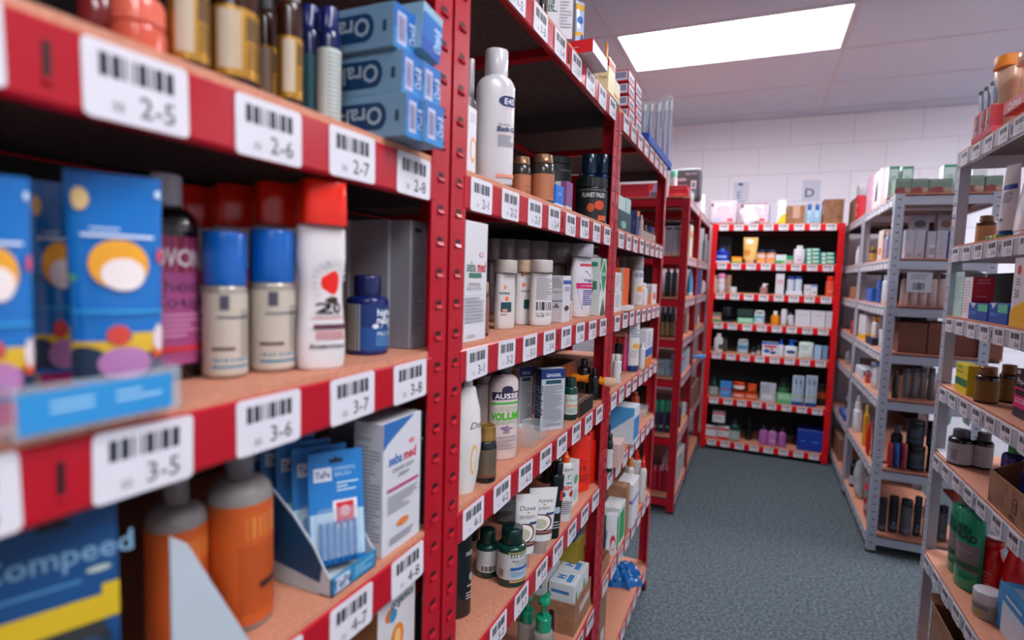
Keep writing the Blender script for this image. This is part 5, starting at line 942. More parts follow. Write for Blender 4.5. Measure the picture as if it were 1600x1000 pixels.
B(3, (1120, 1133, 427, can, 'deodorant_can', 'white spray can with pink cap at left of shelf three', 'spray can', dict(col='d8d4dc', cap='e888b8/g', capstyle='dome', F=[('r', 0, .7, 1, .8, 'e0a098')])),
     (1113, 1120, 430, bottle, 'beige_bottle', 'beige bottle squeezed against the left bright red post', 'bottle', dict(col='d8b8a0/g', cap='d8b8a0', back=.03)),
     (1134, 1141, 430, carton, 'beige_carton', 'narrow beige carton behind the pink capped can', 'box', dict(dd=.05, col='a87c64', back=.03)),
     (1140, 1151, 449, tub, 'white_tub', 'upper small white jar stacked on another, shelf three', 'jar', dict(col='e0e0e4/g', cap='e8e8ec/g', bz=.045, back=.0)),
     (1140, 1151, 449, tub, 'white_tub', 'lower small white jar under another, shelf three', 'jar', dict(col='e0e0e4/g', cap='e8e8ec/g', h=.044, back=.0)),
     (1187, 1199, 443, bottle, 'pump_bottle', 'dusky pink bottle with white pump on shelf three', 'bottle', dict(col='b08078/g', cap='ece8ec/g', capstyle='pump', sh=.6, nk=.66, nr=.4, cr=.5)),
     (1211, 1224, 428, carton, 'white_carton', 'tall white carton with red emblem on shelf three', 'box', dict(dd=.05, col='dcdae0', F=[('e', .5, .62, .3, .1, 'd83a4c'), ('e', .5, .62, .18, .06, 'dcdae0')])),
     (1229, 1240, 432, bottle, 'cleanser_bottle', 'left white bottle with blue cap in low white tray', 'bottle', dict(dr=.6, col='d4dcec/g', cap='2c50a0/g', bz=.008, sh=.8, nk=.84, nr=.8, cr=.9, back=.035)),
     (1241, 1252, 432, bottle, 'cleanser_bottle', 'right white bottle with blue cap in low white tray', 'bottle', dict(dr=.6, col='d4dcec/g', cap='2c50a0/g', bz=.008, sh=.8, nk=.84, nr=.8, cr=.9, back=.035)),
     (1228, 1253, 455, tray, 'white_tray', 'low white tray holding two blue capped bottles', 'tray', dict(dd=.07, h=.03, col='dce0e8')),
     (1256, 1266, 445, carton, 'white_carton', 'left white carton of a pair on shelf three', 'box', dict(dd=.05, col='dcdae0', F=[('r', .2, .5, .8, .6, '9a98a8')])),
     (1266.5, 1276, 445, carton, 'white_carton', 'right white carton with blue corner on shelf three', 'box', dict(dd=.05, col='dcdae0', F=[('r', 0, .8, 1, 1, '7a98d0'), ('e', .6, .3, .15, .1, '5a5a68')])),
     (1289, 1303, 432, bottle, 'shower_gel_bottle', 'coral orange bottle with green cap at right of shelf three', 'bottle', dict(dr=.6, col='f05840/g', cap='f02c18/g', sh=.72, nk=.78, nr=.8, cr=.85, F=[('l', .3, .2, .8, .4, 3, 'f09880')])))
B(4, (1113, 1126, 489, carton, 'pink_green_carton', 'pink and green carton at left of shelf four', 'box', dict(dd=.05, col='d87898', F=[('r', 0, 0, 1, .3, '58a860'), ('r', 0, .7, 1, 1, '4a8a5c'), ('r', 0, .3, 1, .45, 'e8c878')])),
     (1128, 1146, 500, tub, 'dark_tub', 'lower dark jar of a stacked pair on shelf four', 'tub', dict(col='20242a/g', cap='2c3038/g', labcol='5a5c68', lab=(.1, .5))),
     (1130, 1144, 480, tub, 'dark_tub', 'upper dark jar of a stacked pair on shelf four', 'tub', dict(col='20242a/g', cap='2c3038/g', bz=.055, back=.024)),
     (1152, 1177, 497, carton, 'green_carton', 'green and white low carton under a dark one', 'box', dict(dd=.06, col='70c898', F=[('l', .1, .2, .9, .9, 3, 'd8e8e0')])),
     (1152, 1176, 484, carton, 'dark_carton', 'dark green carton stacked on the green and white one', 'box', dict(dd=.06, col='1c3834', bz=.055, h=.055)),
     (1178, 1194, 485, bottle, 'mouth_rinse_bottle', 'white bottle with teal label on shelf four', 'bottle', dict(dr=.5, col='e0e4e8/g', cap='d8dce0/g', sh=.84, nk=.87, nr=.85, cr=.9, p=3, F=[('r', .15, .2, .85, .75, '68b0c0'), ('r', .3, .3, .7, .45, 'e0e8ec')])),
     (1204, 1217, 486, bottle, 'sun_oil_bottle', 'amber orange bottle with white cap on shelf four', 'bottle', dict(dr=.6, col='f09018/g', cap='e8e4e4/g', sh=.6, nk=.72, nr=.45, cr=.5)),
     (1219, 1229, 483, bottle, 'white_bottle', 'slim white bottle right of the amber orange bottle', 'bottle', dict(col='d8d8e0/g', cap='d8d8e0/g', sh=.85, nk=.88, nr=.8, cr=.85)),
     (1231, 1241, 488, bottle, 'white_bottle', 'leaning white bottle with dark cap left of tall white cartons', 'bottle', dict(col='d0d4dc/g', cap='4a5060/g', tilt=(0, -6))),
     (1242, 1265, 485, carton, 'white_skincare_carton', 'leftmost of three large white cartons on shelf four', 'box', dict(dd=.08, col='d8d6de', F=[('t', 'sebamed', .5, .72, .08, '9a5a70', {'w': .6})])),
     (1266, 1288, 486, carton, 'white_skincare_carton', 'middle of three large white cartons on shelf four', 'box', dict(dd=.08, col='d8d6de', F=[('t', 'sebamed', .5, .72, .08, '9a5a70', {'w': .6})])),
     (1289, 1302, 487, carton, 'white_skincare_carton', 'rightmost and narrowest of three large white cartons', 'box', dict(dd=.08, col='d0ced8', F=[('t', 'sebamed', .5, .72, .06, '9a5a70', {'w': .7})])))
B(5, (1115, 1129, 521, bottle, 'white_bottle', 'white bottle with dark label at left of shelf five', 'bottle', dict(dr=.6, col='e0dee0/g', cap='e0dee0/g', sh=.7, nk=.8, F=[('r', .5, .15, 1, .6, '4a4c50')])),
     (1130, 1136, 526, bottle, 'dark_bottle', 'dim brown bottle right of the white bottle on shelf five', 'bottle', dict(col='4a4440', cap='3a3430', back=.05)),
     (1152, 1168, 530, bottle, 'mouth_rinse_bottle', 'white bottle with blue picture label on shelf five', 'bottle', dict(dr=.5, col='c8d4dc/g', cap='b8c4cc/g', sh=.86, nk=.88, nr=.85, cr=.9, p=3, F=[('r', .15, .3, .85, .7, '4a90b8')])),
     (1174, 1180, 541, bottle, 'small_dark_bottle', 'left tiny dark bottle with white label on shelf five', 'bottle', dict(col='1c2024', cap='101214', labcol='b8bcc0', lab=(.05, .3))),
     (1182, 1188, 537, bottle, 'small_dark_bottle', 'right tiny dark bottle with white label on shelf five', 'bottle', dict(col='1c2024', cap='101214', labcol='b8bcc0', lab=(.05, .4))),
     (1190, 1215, 535, carton, 'tablet_box', 'white box with red and blue pictures on shelf five', 'box', dict(dd=.08, col='dcdce4', F=[('r', 0, .84, 1, 1, '1c6cb8'), ('r', .1, .6, .9, .78, 'd04050'), ('e', .3, .35, .2, .15, '2c5ca8'), ('e', .7, .25, .2, .12, '2c4c90'), ('e', .6, .5, .1, .08, 'd83030')])),
     (1215, 1224, 530, bottle, 'blue_nozzle_bottle', 'slim white bottle with blue nozzle on shelf five', 'bottle', dict(col='e0e4ec/g', cap='1c58c8/g', capstyle='nozzle', sh=.62, nk=.68)),
     (1225, 1245, 531, bottle, 'cleanser_pump_bottle', 'white pump bottle with blue top and navy label', 'bottle', dict(dr=.6, col='e4e8f0/g', cap='1c68d8/g', capstyle='pump', sh=.58, nk=.64, nr=.4, cr=.4, F=[('e', .5, .5, .3, .2, '1c4c78')])),
     (1247, 1270, 531, bottle, 'clear_gel_bottle', 'pale green bottle with dark pump beside the blue cartons', 'bottle', dict(dr=.5, col='dce8e4/g', cap='1c4c48/g', sh=.84, nk=.88, nr=.4, cr=.3, p=3, F=[('l', .15, .5, .6, .85, 3, '8ab0a8')])),
     (1272, 1282, 540, carton, 'blue_carton', 'left pale blue carton at the end of shelf five', 'box', dict(dd=.05, col='a8c8e4')),
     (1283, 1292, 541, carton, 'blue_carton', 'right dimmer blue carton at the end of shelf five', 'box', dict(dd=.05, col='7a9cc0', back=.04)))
B(6, (1107, 1121, 589, bottle, 'antiseptic_bottle', 'black green bottle with grey label at left of shelf six', 'bottle', dict(dr=.6, col='0c2c24/g', cap='0c2420/g', labcol='a8b0a8', lab=(.05, .5), sh=.55, nk=.8, nr=.35, cr=.4)),
     (1124, 1142, 597, carton, 'blue_carton', 'sky blue carton with red line on shelf six', 'box', dict(dd=.06, col='3c88d0', F=[('r', .1, .5, .9, .58, 'c84a50'), ('l', .15, .15, .85, .4, 3, '8ab8e0')])),
     (1144, 1163, 612, tub, 'orange_tub', 'lower left orange tub on shelf six', 'tub', dict(col='e84c18/g', cap='e84c18/g', labcol='e8b8a8', lab=(.3, .7))),
     (1145, 1164, 597, tub, 'orange_tub', 'upper left orange tub with white band on shelf six', 'tub', dict(col='e84c18/g', cap='e84c18/g', labcol='e0dcd8', lab=(.15, .6), bz=.068, back=.022)),
     (1164, 1183, 613, tub, 'orange_tub', 'lower right orange tub on shelf six', 'tub', dict(col='e84c18/g', cap='e84c18/g', labcol='e8a890', lab=(.3, .7))),
     (1168, 1182, 600, tub, 'orange_tub', 'smaller upper right orange tub on shelf six', 'tub', dict(col='e85c28/g', cap='e84c18/g', bz=.066, back=.022)),
     (1187, 1211, 600, carton, 'grey_carton', 'grey white carton standing mid shelf six', 'box', dict(dd=.07, col='b8bac4', F=[('r', .1, .15, .8, .4, 'd8d8e0'), ('l', .1, .5, .9, .9, 4, '8a8c98')])),
     (1214, 1232, 590, jar, 'dark_green_jar', 'dark green jar behind the green white low carton', 'jar', dict(col='1c3c30/g', cap='14241f', labcol='3a7048', lab=(.3, .6), back=.1)),
     (1213, 1236, 616, carton, 'green_white_carton', 'low green and white carton on shelf six', 'box', dict(dd=.06, col='68b878', F=[('l', .1, .4, .9, .9, 3, 'd0e4d8')], back=.005)))
def twinbrush(T, w, d, h):
    for s in (-1, 1):
        m = MB(); x = s*w*.2
        m.tube([(x, -.006, h*.12), (x*.9, -.006, h*.4), (x*.9, -.006, h*.62), (x, -.006, h*.85)], [.005, .006, .003, .004], 'a8c4dc/g', 8); m.build('toothbrush', T)
        MB().rbox(.012, .01, h*.72, h*.86, '1c3c6c', .002, x, -.012).build('bristles', T)
for a, lb in ((1236, 'left twin toothbrush blister pack on shelf six'), (1256.5, 'right twin toothbrush blister pack on shelf six')):
    put('B', 6, a, a+18, 587, blister, 'toothbrush_twin_pack', lb, 'pack', back=.0, dd=.02, dr=.2, col='b8c8dc', F=[('r', 0, 0, 1, .12, '1448a0'), ('r', 0, .28, 1, .33, 'c8c040'), ('r', .1, .86, .9, .97, '98a8c0')], bub=(.08, .1, .92, .9), fill=twinbrush, hole=False)
B(6, (1275, 1291, 600, tub, 'dark_orange_tub', 'dim tub with orange label at the right of shelf six', 'tub', dict(col='241c1a', cap='14100f', labcol='a84820', lab=(.35, .65), back=.08)))
B(7, (1101, 1119, 668, carton, 'tablet_box', 'lower left red and white box on the bottom shelf', 'box', dict(dd=.1, col='d8d8dc', F=[('r', 0, 0, 1, .2, 'c81c2c'), ('r', 0, .85, 1, 1, 'c81c2c')])),
     (1120, 1138, 669, carton, 'tablet_box', 'lower right red and white box on the bottom shelf', 'box', dict(dd=.1, col='d8d8dc', F=[('r', 0, 0, 1, .25, 'c81c2c'), ('r', 0, .8, 1, 1, 'e02c38'), ('l', .1, .4, .6, .65, 2, '9098a8')])),
     (1113, 1132, 645, carton, 'tablet_box', 'top red and white box of the bottom shelf stack', 'box', dict(dd=.1, col='dcdce0', bz=.135, F=[('r', 0, .8, 1, 1, 'd02c38'), ('l', .1, .3, .8, .6, 2, '7a98a8')])),
     (1138, 1155, 656, bottle, 'antiseptic_bottle', 'dark green bottle with grey label on the bottom shelf', 'bottle', dict(dr=.6, col='143c34/g', cap='0c2824/g', labcol='a8b4b0', lab=(.05, .5), sh=.6, nk=.8, nr=.35, cr=.4)),
     (1163, 1175, 652, bottle, 'black_bottle', 'tall black bottle in the shade of the bottom shelf', 'bottle', dict(col='10181a/g', cap='0c1214', back=.1)),
     (1185, 1199, 665, bottle, 'purple_bottle', 'leftmost of three orchid purple bottles', 'bottle', dict(dr=.6, col='b868b0/g', cap='241828/g', sh=.55, nk=.8, nr=.4, cr=.45)),
     (1199, 1213, 667, bottle, 'purple_bottle', 'middle of three orchid purple bottles', 'bottle', dict(dr=.6, col='c078b8/g', cap='241828/g', sh=.55, nk=.8, nr=.4, cr=.45, F=[('e', .5, .5, .25, .15, 'd8a0d0')])),
     (1215, 1227, 669, bottle, 'purple_bottle', 'rightmost of three orchid purple bottles', 'bottle', dict(dr=.6, col='b064a8/g', cap='241828/g', sh=.55, nk=.8, nr=.4, cr=.45)),
     (1245, 1284, 674, carton, 'blue_storage_box', 'solid royal blue box on the bottom shelf of back rack', 'box', dict(dd=.2, col='1438a0', F=[('l', .15, .4, .4, .5, 1, '58a8e0'), ('l', .6, .4, .85, .5, 1, '58a8e0')])))
# ------------------------------------------------------------------ notices on the back wall
def sheet(x, z, w, h, lb, ops, col='dcdce8'):
    m = MB(); m.rbox(w, .001, 0, h, col, .0003)
    o = m.build('paper_sign', None, False, loc=(x, YW-.0012, z)); tag(o, lb, 'sign')
    m = MB(); decor(m, flatmap((-w/2, -.0007, 0), (w, 0, 0), (0, 0, h), (0, -1, 0)), ops); m.build('print', o, False)
sheet(.349, 2.02, .13, .17, 'white paper sign with letter D taped on the back wall', [('t', 'D', .42, .42, .42, '3a4a68', {'b': .01})], 'd4d6e4')
sheet(-.18, 2.02, .12, .17, 'white paper sign with letter E and blue band, left on wall', [('t', 'E', .4, .4, .36, '6a78a0'), ('r', .3, .85, .6, .98, '1450a0'), ('r', .15, .05, .8, .09, '8a9cc0')], 'd8dae8')
# ------------------------------------------------------------------ grey racks on the right, beyond the gap
level(6)
def R(lv, *items):
    for it in items:
        a, c_, tp, fn, nm, lb, ct = it[:7]; k = dict(it[7]) if len(it) > 7 else {}
        k.setdefault('back', .012); put('R', lv, a, c_, tp, fn, nm, lb, ct, **k)
def E_(lv, *items):
    for it in items:
        a, c_, tp, fn, nm, lb, ct = it[:7]; k = dict(it[7]) if len(it) > 7 else {}
        k.setdefault('back', .05); put('E', lv, a, c_, tp, fn, nm, lb, ct, **k)
R(1, (1325, 1334, 313, carton, 'brown_cardboard_box', 'brown box at the far end of the grey rack top', 'box', dict(dd=.15, col='corrugated_card')),
     (1335, 1351, 290, can, 'red_spray_can', 'tall red spray can with grey cap on the grey rack top', 'spray can', dict(col='c8182c', cap='b8b4bc/g', F=[('l', .3, .1, .8, .7, 5, 'e8a0a8')])),
     (1352, 1360, 275, carton, 'pink_carton', 'pink scalloped carton on the grey rack top', 'box', dict(dd=.06, col='d8a8c0', R=[('r', 0, .3, 1, .35, 'e8d8e0'), ('r', 0, .6, 1, .65, 'e8d8e0')])),
     (1362, 1374, 268, carton, 'white_figure_carton', 'white carton with a dark bottle picture on grey rack top', 'box', dict(dd=.09, col='e8e0e8', F=[('p', [(.3, .2), (.6, .2), (.62, .5), (.5, .8), (.36, .5)], '1c2030')], R=[('p', [(.35, .25), (.7, .25), (.7, .5), (.55, .85), (.4, .5)], '1c2030'), ('r', .4, .08, .8, .2, '8a7ab8')])))
GR = dict(dd=.07, col='e4ecec', F=[('r', 0, .92, 1, 1, '2c9c6c'), ('r', 0, 0, .08, 1, '2c9c6c'), ('r', .9, 0, 1, 1, '2c9c6c'), ('r', .25, .25, .75, .7, 'c0d0c8')], R=[('r', 0, .93, 1, 1, '2c9c6c')])
E_(1, (1386, 1402, 260, carton, 'green_edged_carton', 'leftmost white carton with green edges behind the box row', 'box', dict(GR, back=.12)),
      (1406, 1424, 260, carton, 'green_edged_carton', 'second white carton with green edges behind the box row', 'box', dict(GR, back=.12)),
      (1471, 1492, 257, carton, 'green_edged_carton', 'third white carton with green edges nearest the grey post', 'box', dict(GR, back=.12)),
      (1516, 1540, 264, carton, 'white_carton', 'plain white carton behind the nearest grey upright', 'box', dict(dd=.07, back=.12, col='e4e4e8')))
GB = dict(dd=.09, back=.01, col='7c9484', F=[('r', 0, 0, 1, .14, '9a8070'), ('e', .35, .2, .38, .26, '8c4238'), ('l', .1, .72, .9, .9, 1, '98ac9c'), ('e', .8, .25, .2, .15, 'b89a88')])
for i, (a, c_) in enumerate(((1398, 1423), (1424, 1450), (1451, 1487), (1498, 1537), (1539, 1566))):
    put('E', 1, a, c_, 279 if i < 3 else 274, carton, 'green_soap_box', ['first', 'second', 'third', 'fourth', 'fifth'][i]+' from the left of the sage green boxes atop the grey rack', 'box', **GB)
E_(2, (1419, 1447, 336, carton, 'photo_carton', 'grey carton with dark flower print behind the wrapped packs', 'box', dict(dd=.06, back=.16, col='8a8898', bz=.0, F=[('e', .5, .8, .35, .08, '2c2830')])),
      (1460, 1486, 334, carton, 'photo_carton', 'grey carton with orange oval print behind the wrapped packs', 'box', dict(dd=.06, back=.16, col='8a8490', F=[('e', .5, .78, .3, .08, '6a3c2c')])),
      (1412, 1427, 359, carton, 'wrapped_carton', 'first lilac shrink wrapped carton at the grey rack end', 'box', dict(dd=.05, col='b4b4c4/g', F=[('r', .3, .05, .8, .2, '9494a4'), ('l', .1, .6, .5, .95, 4, '9494a8')])),
      (1427.5, 1443, 359, carton, 'wrapped_carton', 'second lilac shrink wrapped carton at the grey rack end', 'box', dict(dd=.05, col='b4b4c4/g', F=[('r', .3, .05, .8, .2, '9494a4'), ('l', .1, .6, .5, .95, 4, '9494a8')])),
      (1446, 1460, 361, carton, 'wrapped_carton', 'third lilac shrink wrapped carton with barcode', 'box', dict(dd=.05, col='b0b0c0/g', F=[('r', .3, .05, .9, .5, 'd0d0dc'), ('b', .35, .15, .85, .4)])),
      (1461, 1478, 360, carton, 'wrapped_carton', 'fourth lilac shrink wrapped carton before the blue one', 'box', dict(dd=.05, col='b8b8c8/g', F=[('l', .2, .1, .8, .9, 8, '9898a8')])),
      (1480, 1487, 362, carton, 'blue_carton', 'blue carton edge beside the wrapped lilac cartons', 'box', dict(dd=.05, col='2c5cb0')))
for i in range(6):
    put('E', 3, 1405+14.5*i, 1419+14.5*i, 428, bottle, 'pale_pink_bottle', ['first', 'second', 'third', 'fourth', 'fifth', 'sixth'][i]+' from the left of the dusty pink bottles with dark caps', 'bottle', col='c4aca8/g', cap='2a2c30/g', back=.03, dr=.7, sh=.8, nk=.84, nr=.5, cr=.6)
put('E', 3, 1415, 1455, 440, carton, 'barcode_sign', 'white barcode sheet leaning on the dusty pink bottles', 'sign', back=.012, dd=.002, bz=.066, h=.098, col='c8c8d4', F=[('b', .25, .12, .75, .48), ('l', .15, .6, .85, .9, 3, '8a8a98')]) 
for i, (a, c_) in enumerate(((1402, 1446), (1448, 1486), (1490, 1532), (1534, 1566))):
    put('E', 4, a, c_, 505, carton, 'brown_cardboard_box', ['first', 'second', 'third', 'fourth'][i]+' from the left of the red brown boxes at the grey rack end', 'box', back=.02, dd=.2, col='845040/c', F=[('r', 0, .485, 1, .5, '6a3c30')] if i else [('e', .5, .9, .3, .04, '6a3c30')])
E_(5, (1392, 1403, 578, bottle, 'black_bottle', 'black bottle in the left corner of the grey rack end', 'bottle', dict(col='1c2226/g', cap='14181c/g', back=.02)))
for i in range(5): put('E', 5, 1408+13*i, 1420+13*i, 575, bottle, 'grey_bottle', ['first', 'second', 'third', 'fourth', 'fifth'][i]+' dim grey bottle in the row at the grey rack end', 'bottle', back=.08, col='6a6c70/g', cap='4a4c50/g', sh=.82, nk=.86, nr=.8, cr=.85)
for i, c0 in enumerate(('b83048/g', '2c6cc0/g', 'b83048/g')): put('E', 6, 1384+10*i, 1394+10*i, 692, pouch, 'wrapped_sponge', ['left red', 'middle blue', 'right red'][i]+' wrapped sponge pack at the grey rack end', 'packet', back=.01, dd=.06, col=c0)
for i, (a, c_) in enumerate(((1415, 1443), (1446, 1474))):
    put('E', 6, a, c_, 690, tub, 'black_tub', 'lower %s black protein tub at the grey rack end' % ('left', 'right')[i], 'tub', back=.02, h=.125, col='161c22/g', cap='101418/g', labcol='222a34', lab=(.1, .7), F=[('l', .2, .4, .8, .9, 4, '6a7480'), ('r', 0, .1, 1, .16, '1c5c78')])
    put('E', 6, a, c_, 655, tub, 'black_tub', 'upper %s black protein tub at the grey rack end' % ('left', 'right')[i], 'tub', back=.02, h=.125, bz=.1265, col='161c22/g', cap='101418/g', labcol='222a34', lab=(.1, .7), F=[('l', .2, .4, .8, .9, 4, '6a7480'), ('r', 0, .1, 1, .16, '1c5c78')])
put('E', 6, 1388, 1408, 664, bottle, 'dark_bottle', 'grey topped dark bottle behind the wrapped sponges', 'bottle', back=.09, col='2a2426/g', cap='5a5458/g')
for i, (a, c_, tp, k) in enumerate(((1370, 1383, 778, 0), (1386, 1401, 775, 1), (1404, 1422, 780, 2), (1425, 1437, 776, 3), (1440, 1453, 780, 4), (1462, 1478, 790, 2), (1482, 1498, 788, 0), (1503, 1520, 790, 3))):
    put('E', 7, a, c_, tp, can, 'dark_spray_can', ['first', 'second', 'third', 'fourth', 'fifth', 'sixth', 'seventh', 'eighth'][i]+' from the left of the dark spray cans at floor level', 'spray can', back=.04+.02*(i % 2), col=['2c3038', '20262c', '5a5e66', '262c34', '30343c'][k], cap='22262c/g', capstyle='flat', sh=.78, nk=.8, F=[('l', .2, .03, .8, .2, 3, '8a8e98')]+([('e', .5, .3, .15, .05, '3c88c8')] if k in (1, 3) else []))
# goods seen along the aisle side of the far grey racks
AJ = dict(col='4a2c10/g', cap='a8803c/m', labcol='b08840', lab=(.1, .6), capstyle='lug')
R(2, (1336, 1343, 385, bottle, 'white_bottle', 'slim white bottle at the far end of grey shelf two', 'bottle', dict(col='d8d8e0/g', cap='d8d8e0')),
     (1345, 1356, 386, jar, 'vitamin_jar', 'left amber jar with gold lid on grey shelf two', 'jar', AJ),
     (1357, 1368, 386, jar, 'vitamin_jar', 'right amber jar with gold lid on grey shelf two', 'jar', AJ),
     (1370, 1377, 360, carton, 'picture_carton', 'cream and orange printed carton beside the amber jars', 'box', dict(dd=.06, col='e0c8c0', F=[('e', .5, .3, .4, .12, 'e88848')], R=[('e', .5, .3, .4, .12, 'e88848'), ('r', 0, .7, 1, .85, '98b888')])),
     (1381, 1388, 362, bottle, 'lilac_bottle', 'lilac and blue bottle right of the printed carton', 'bottle', dict(col='a8a8d8/g', cap='d0a8d0/g')),
     (1388, 1393, 385, jar, 'vitamin_jar', 'amber jar half hidden by the grey front post', 'jar', dict(AJ)),
     (1380, 1389, 338, bottle, 'dark_bottle', 'tall dark bottle with pinkish side at the back of shelf two', 'bottle', dict(back=.15, col='2a2c38/g', cap='b88c80')))
R(3, (1327, 1333, 448, carton, 'tan_box', 'small tan box at the far end of grey shelf three', 'box', dict(dd=.08, col='b07860')),
     (1352, 1361, 450, carton, 'blue_box', 'bright blue box on grey shelf three', 'box', dict(dd=.08, col='1c60b8')),
     (1368, 1373, 437, carton, 'orange_blue_carton', 'tall blue carton with orange stripe on grey shelf three', 'box', dict(dd=.06, col='2450a8', R=[('r', .4, 0, .8, 1, 'e88850')])),
     (1376, 1391, 432, bottle, 'white_bottle', 'large white bottle beside the grey front post, shelf three', 'bottle', dict(dr=.6, col='d8dae0/g', cap='c8d0e0/g', sh=.75, nk=.85, F=[('r', .2, .3, .7, .6, 'a8c0b8')])),
     (1372, 1380, 428, bottle, 'dark_bottle', 'dark bottle behind the orange striped carton', 'bottle', dict(back=.1, col='20242c/g', cap='30343c')))
R(4, (1328, 1334, 502, carton, 'red_box', 'small crimson box at the far end of grey shelf four', 'box', dict(dd=.05, col='b81c38')),
     (1340, 1350, 492, carton, 'yellow_white_carton', 'white carton with yellow wave on grey shelf four', 'box', dict(dd=.1, col='e0dce0', R=[('p', [(0, 0), (1, .0), (1, .5), (0, .25)], 'f0c010')], F=[('r', 0, 0, 1, .2, 'f0c010')])),
     (1360, 1372, 495, bottle, 'sun_bottle', 'white bottle with amber cap and stripe on grey shelf four', 'bottle', dict(dr=.6, col='e4dcd8/g', cap='f0a020/g', F=[('r', .1, .3, .9, .45, 'f0b040')])),
     (1352, 1362, 526, carton, 'navy_carton', 'low navy carton in front of the yellow wave carton', 'box', dict(dd=.05, col='14284c', back=.002)),
     (1372, 1384, 515, bottle, 'white_bottle', 'squat white bottle next to the grey post on shelf four', 'bottle', dict(dr=.6, col='dcdce0/g', cap='dcdce0/g', sh=.8, nk=.84, nr=.7)))
R(5, (1319, 1331, 548, pouch, 'clear_pack', 'crumpled silvery clear pack on grey shelf five', 'packet', dict(dr=.5, col='9a9ca4/s')),
     (1336, 1346, 573, carton, 'printed_box', 'white box with blue print on grey shelf five', 'box', dict(dd=.09, col='d8dce4', R=[('r', .1, .4, .5, .8, '2c70b0'), ('r', .55, .2, .9, .7, '3a8ac0')])),
     (1351, 1359, 578, bottle, 'red_blue_bottle', 'little bottle with red body and blue cap on shelf five', 'bottle', dict(col='d85048/g', cap='2c5cb0/g')),
     (1361, 1378, 566, bottle, 'white_bottle', 'tall plain white bottle on grey shelf five', 'bottle', dict(dr=.7, col='e0e0e6/g', cap='8aa0c8/g', sh=.8, nk=.84, nr=.9, cr=.95)))
R(6, (1311, 1318, 640, jar, 'dark_jar', 'far dark jar with white label on grey shelf six', 'jar', dict(col='1c2024/g', cap='d86040', labcol='b0b4bc', lab=(.1, .5))),
     (1319, 1326, 620, jar, 'dark_jar', 'near dark jar with grey lid on grey shelf six', 'jar', dict(col='1c2024/g', cap='8a8c90', labcol='9a9ea8', lab=(.1, .5))),
     (1310, 1319, 662, carton, 'blue_tray', 'low blue and white tray under the dark jars', 'tray', dict(dd=.06, h=.04, col='1c50a0', back=-.0)),
     (1331, 1345, 618, bottle, 'trigger_spray_bottle', 'white spray bottle on grey shelf six', 'bottle', dict(dr=.7, col='d8dae0/g', cap='d8dae0/g', capstyle='nozzle', sh=.55, nk=.62, nr=.3, cr=.5)),
     (1346, 1355, 633, bottle, 'yellow_bottle', 'yellow bottle among dark goods on grey shelf six', 'bottle', dict(col='e0a818/g', cap='e8c040/g')),
     (1350, 1360, 660, pouch, 'red_pouch', 'bright red packet in front on grey shelf six', 'packet', dict(dr=.5, col='e82818/g', back=.0)),
     (1360, 1374, 645, bottle, 'black_bottle', 'black bottle with green foot beside the grey post', 'bottle', dict(dr=.6, col='14181c/g', cap='14181c/g', F=[('r', .2, 0, .9, .12, '3a8a60')])))
R(7, (1299, 1309, 677, carton, 'brown_cardboard_box', 'brown box with white flap at the far floor shelf', 'box', dict(dd=.14, col='8a5c48/c')),
     (1326, 1337, 716, bottle, 'black_bottle', 'black bottle with white label on the floor shelf', 'bottle', dict(col='14181c/g', cap='14181c', labcol='b8bcc4', lab=(.1, .4))),
     (1330, 1353, 720, pouch, 'white_plastic_bag', 'tall white plastic bag slumped on the floor shelf', 'bag', dict(dr=.5, col='b8bcc4/g')),
     (1346, 1361, 742, pouch, 'red_clear_pack', 'clear pack of red items beside the grey post at floor level', 'packet', dict(dr=.5, col='a8a8b0/s', F=[('r', .1, .65, .9, .8, 'd81838'), ('r', .1, .35, .9, .48, 'c81830'), ('r', .1, .1, .9, .2, 'c81830')])))
# ------------------------------------------------------------------ nearest grey rack (right edge)
put('R', 1, 1496, 1516, 231, bottle, 'round_brush', 'black round lid at the far end of the near grey rack top', 'lid', back=.012, h=.022, col='22262c/g', cap='22262c/g', sh=.4, nk=.6, nr=.9, cr=.9, capstyle='dome')
RB = put('R', 1, 1517, 1549, 222, tray, 'brush_display', 'red counter tray under the wrapped toothbrushes, near grey rack top', 'tray', back=.0, dd=.05, h=.018, col='c82038')
for i in range(3):
    a = (1519, 1527.5, 1537)[i]
    T = put('R', 1, a, a+8, 178-7*i, carton, 'red_brush_card', ['left', 'middle', 'right'][i]+' red and black toothbrush card on near grey rack top', 'pack', back=.012, dd=.03, h=.075, bz=.0185, col='d02c3c', F=[('r', .4, .1, .85, .9, '2a1c2c'), ('t', 'Colgate', .2, .5, .28, 'f0c8cc', {'r': 90, 'w': .8}), ('r', .45, .55, .8, .8, '5a5a68'), ('r', .45, .12, .8, .3, '8a88b0')])
    p = thing('wrapped_toothbrush', ['left', 'middle', 'right'][i]+' silver wrapped toothbrush rising from the red cards', 'toothbrush', T.location+Vector((.0, 0, .0755)), -L90)
    brush(p, .03, .02, .085, '6a88b0/g', '3a3c48'); p.rotation_euler = (0, math.radians(-14), -L90)
put('R', 1, 1545, 1586, 88, bottle, 'shampoo_bottle', 'tall peach bottle with orange cap on the near grey rack top', 'bottle', back=.035, dr=.55, col='f0c8a8/g', cap='ff9a34', sh=.83, nk=.85, nr=.9, cr=.92, p=3, rot=25, F=[('e', .15, .72, .14, .09, '5a6cb8'), ('l', .05, .3, .3, .6, 4, 'd8a890')])
put('R', 1, 1589, 1632, 80, bottle, 'shampoo_bottle', 'orange bottle with peach cap cut by the right picture edge', 'bottle', back=.05, dr=.55, col='f0a070/g', cap='f0c0a8/g', sh=.83, nk=.85, nr=.9, cr=.92, p=3, F=[('r', 0, .2, .25, .85, '24282c')])
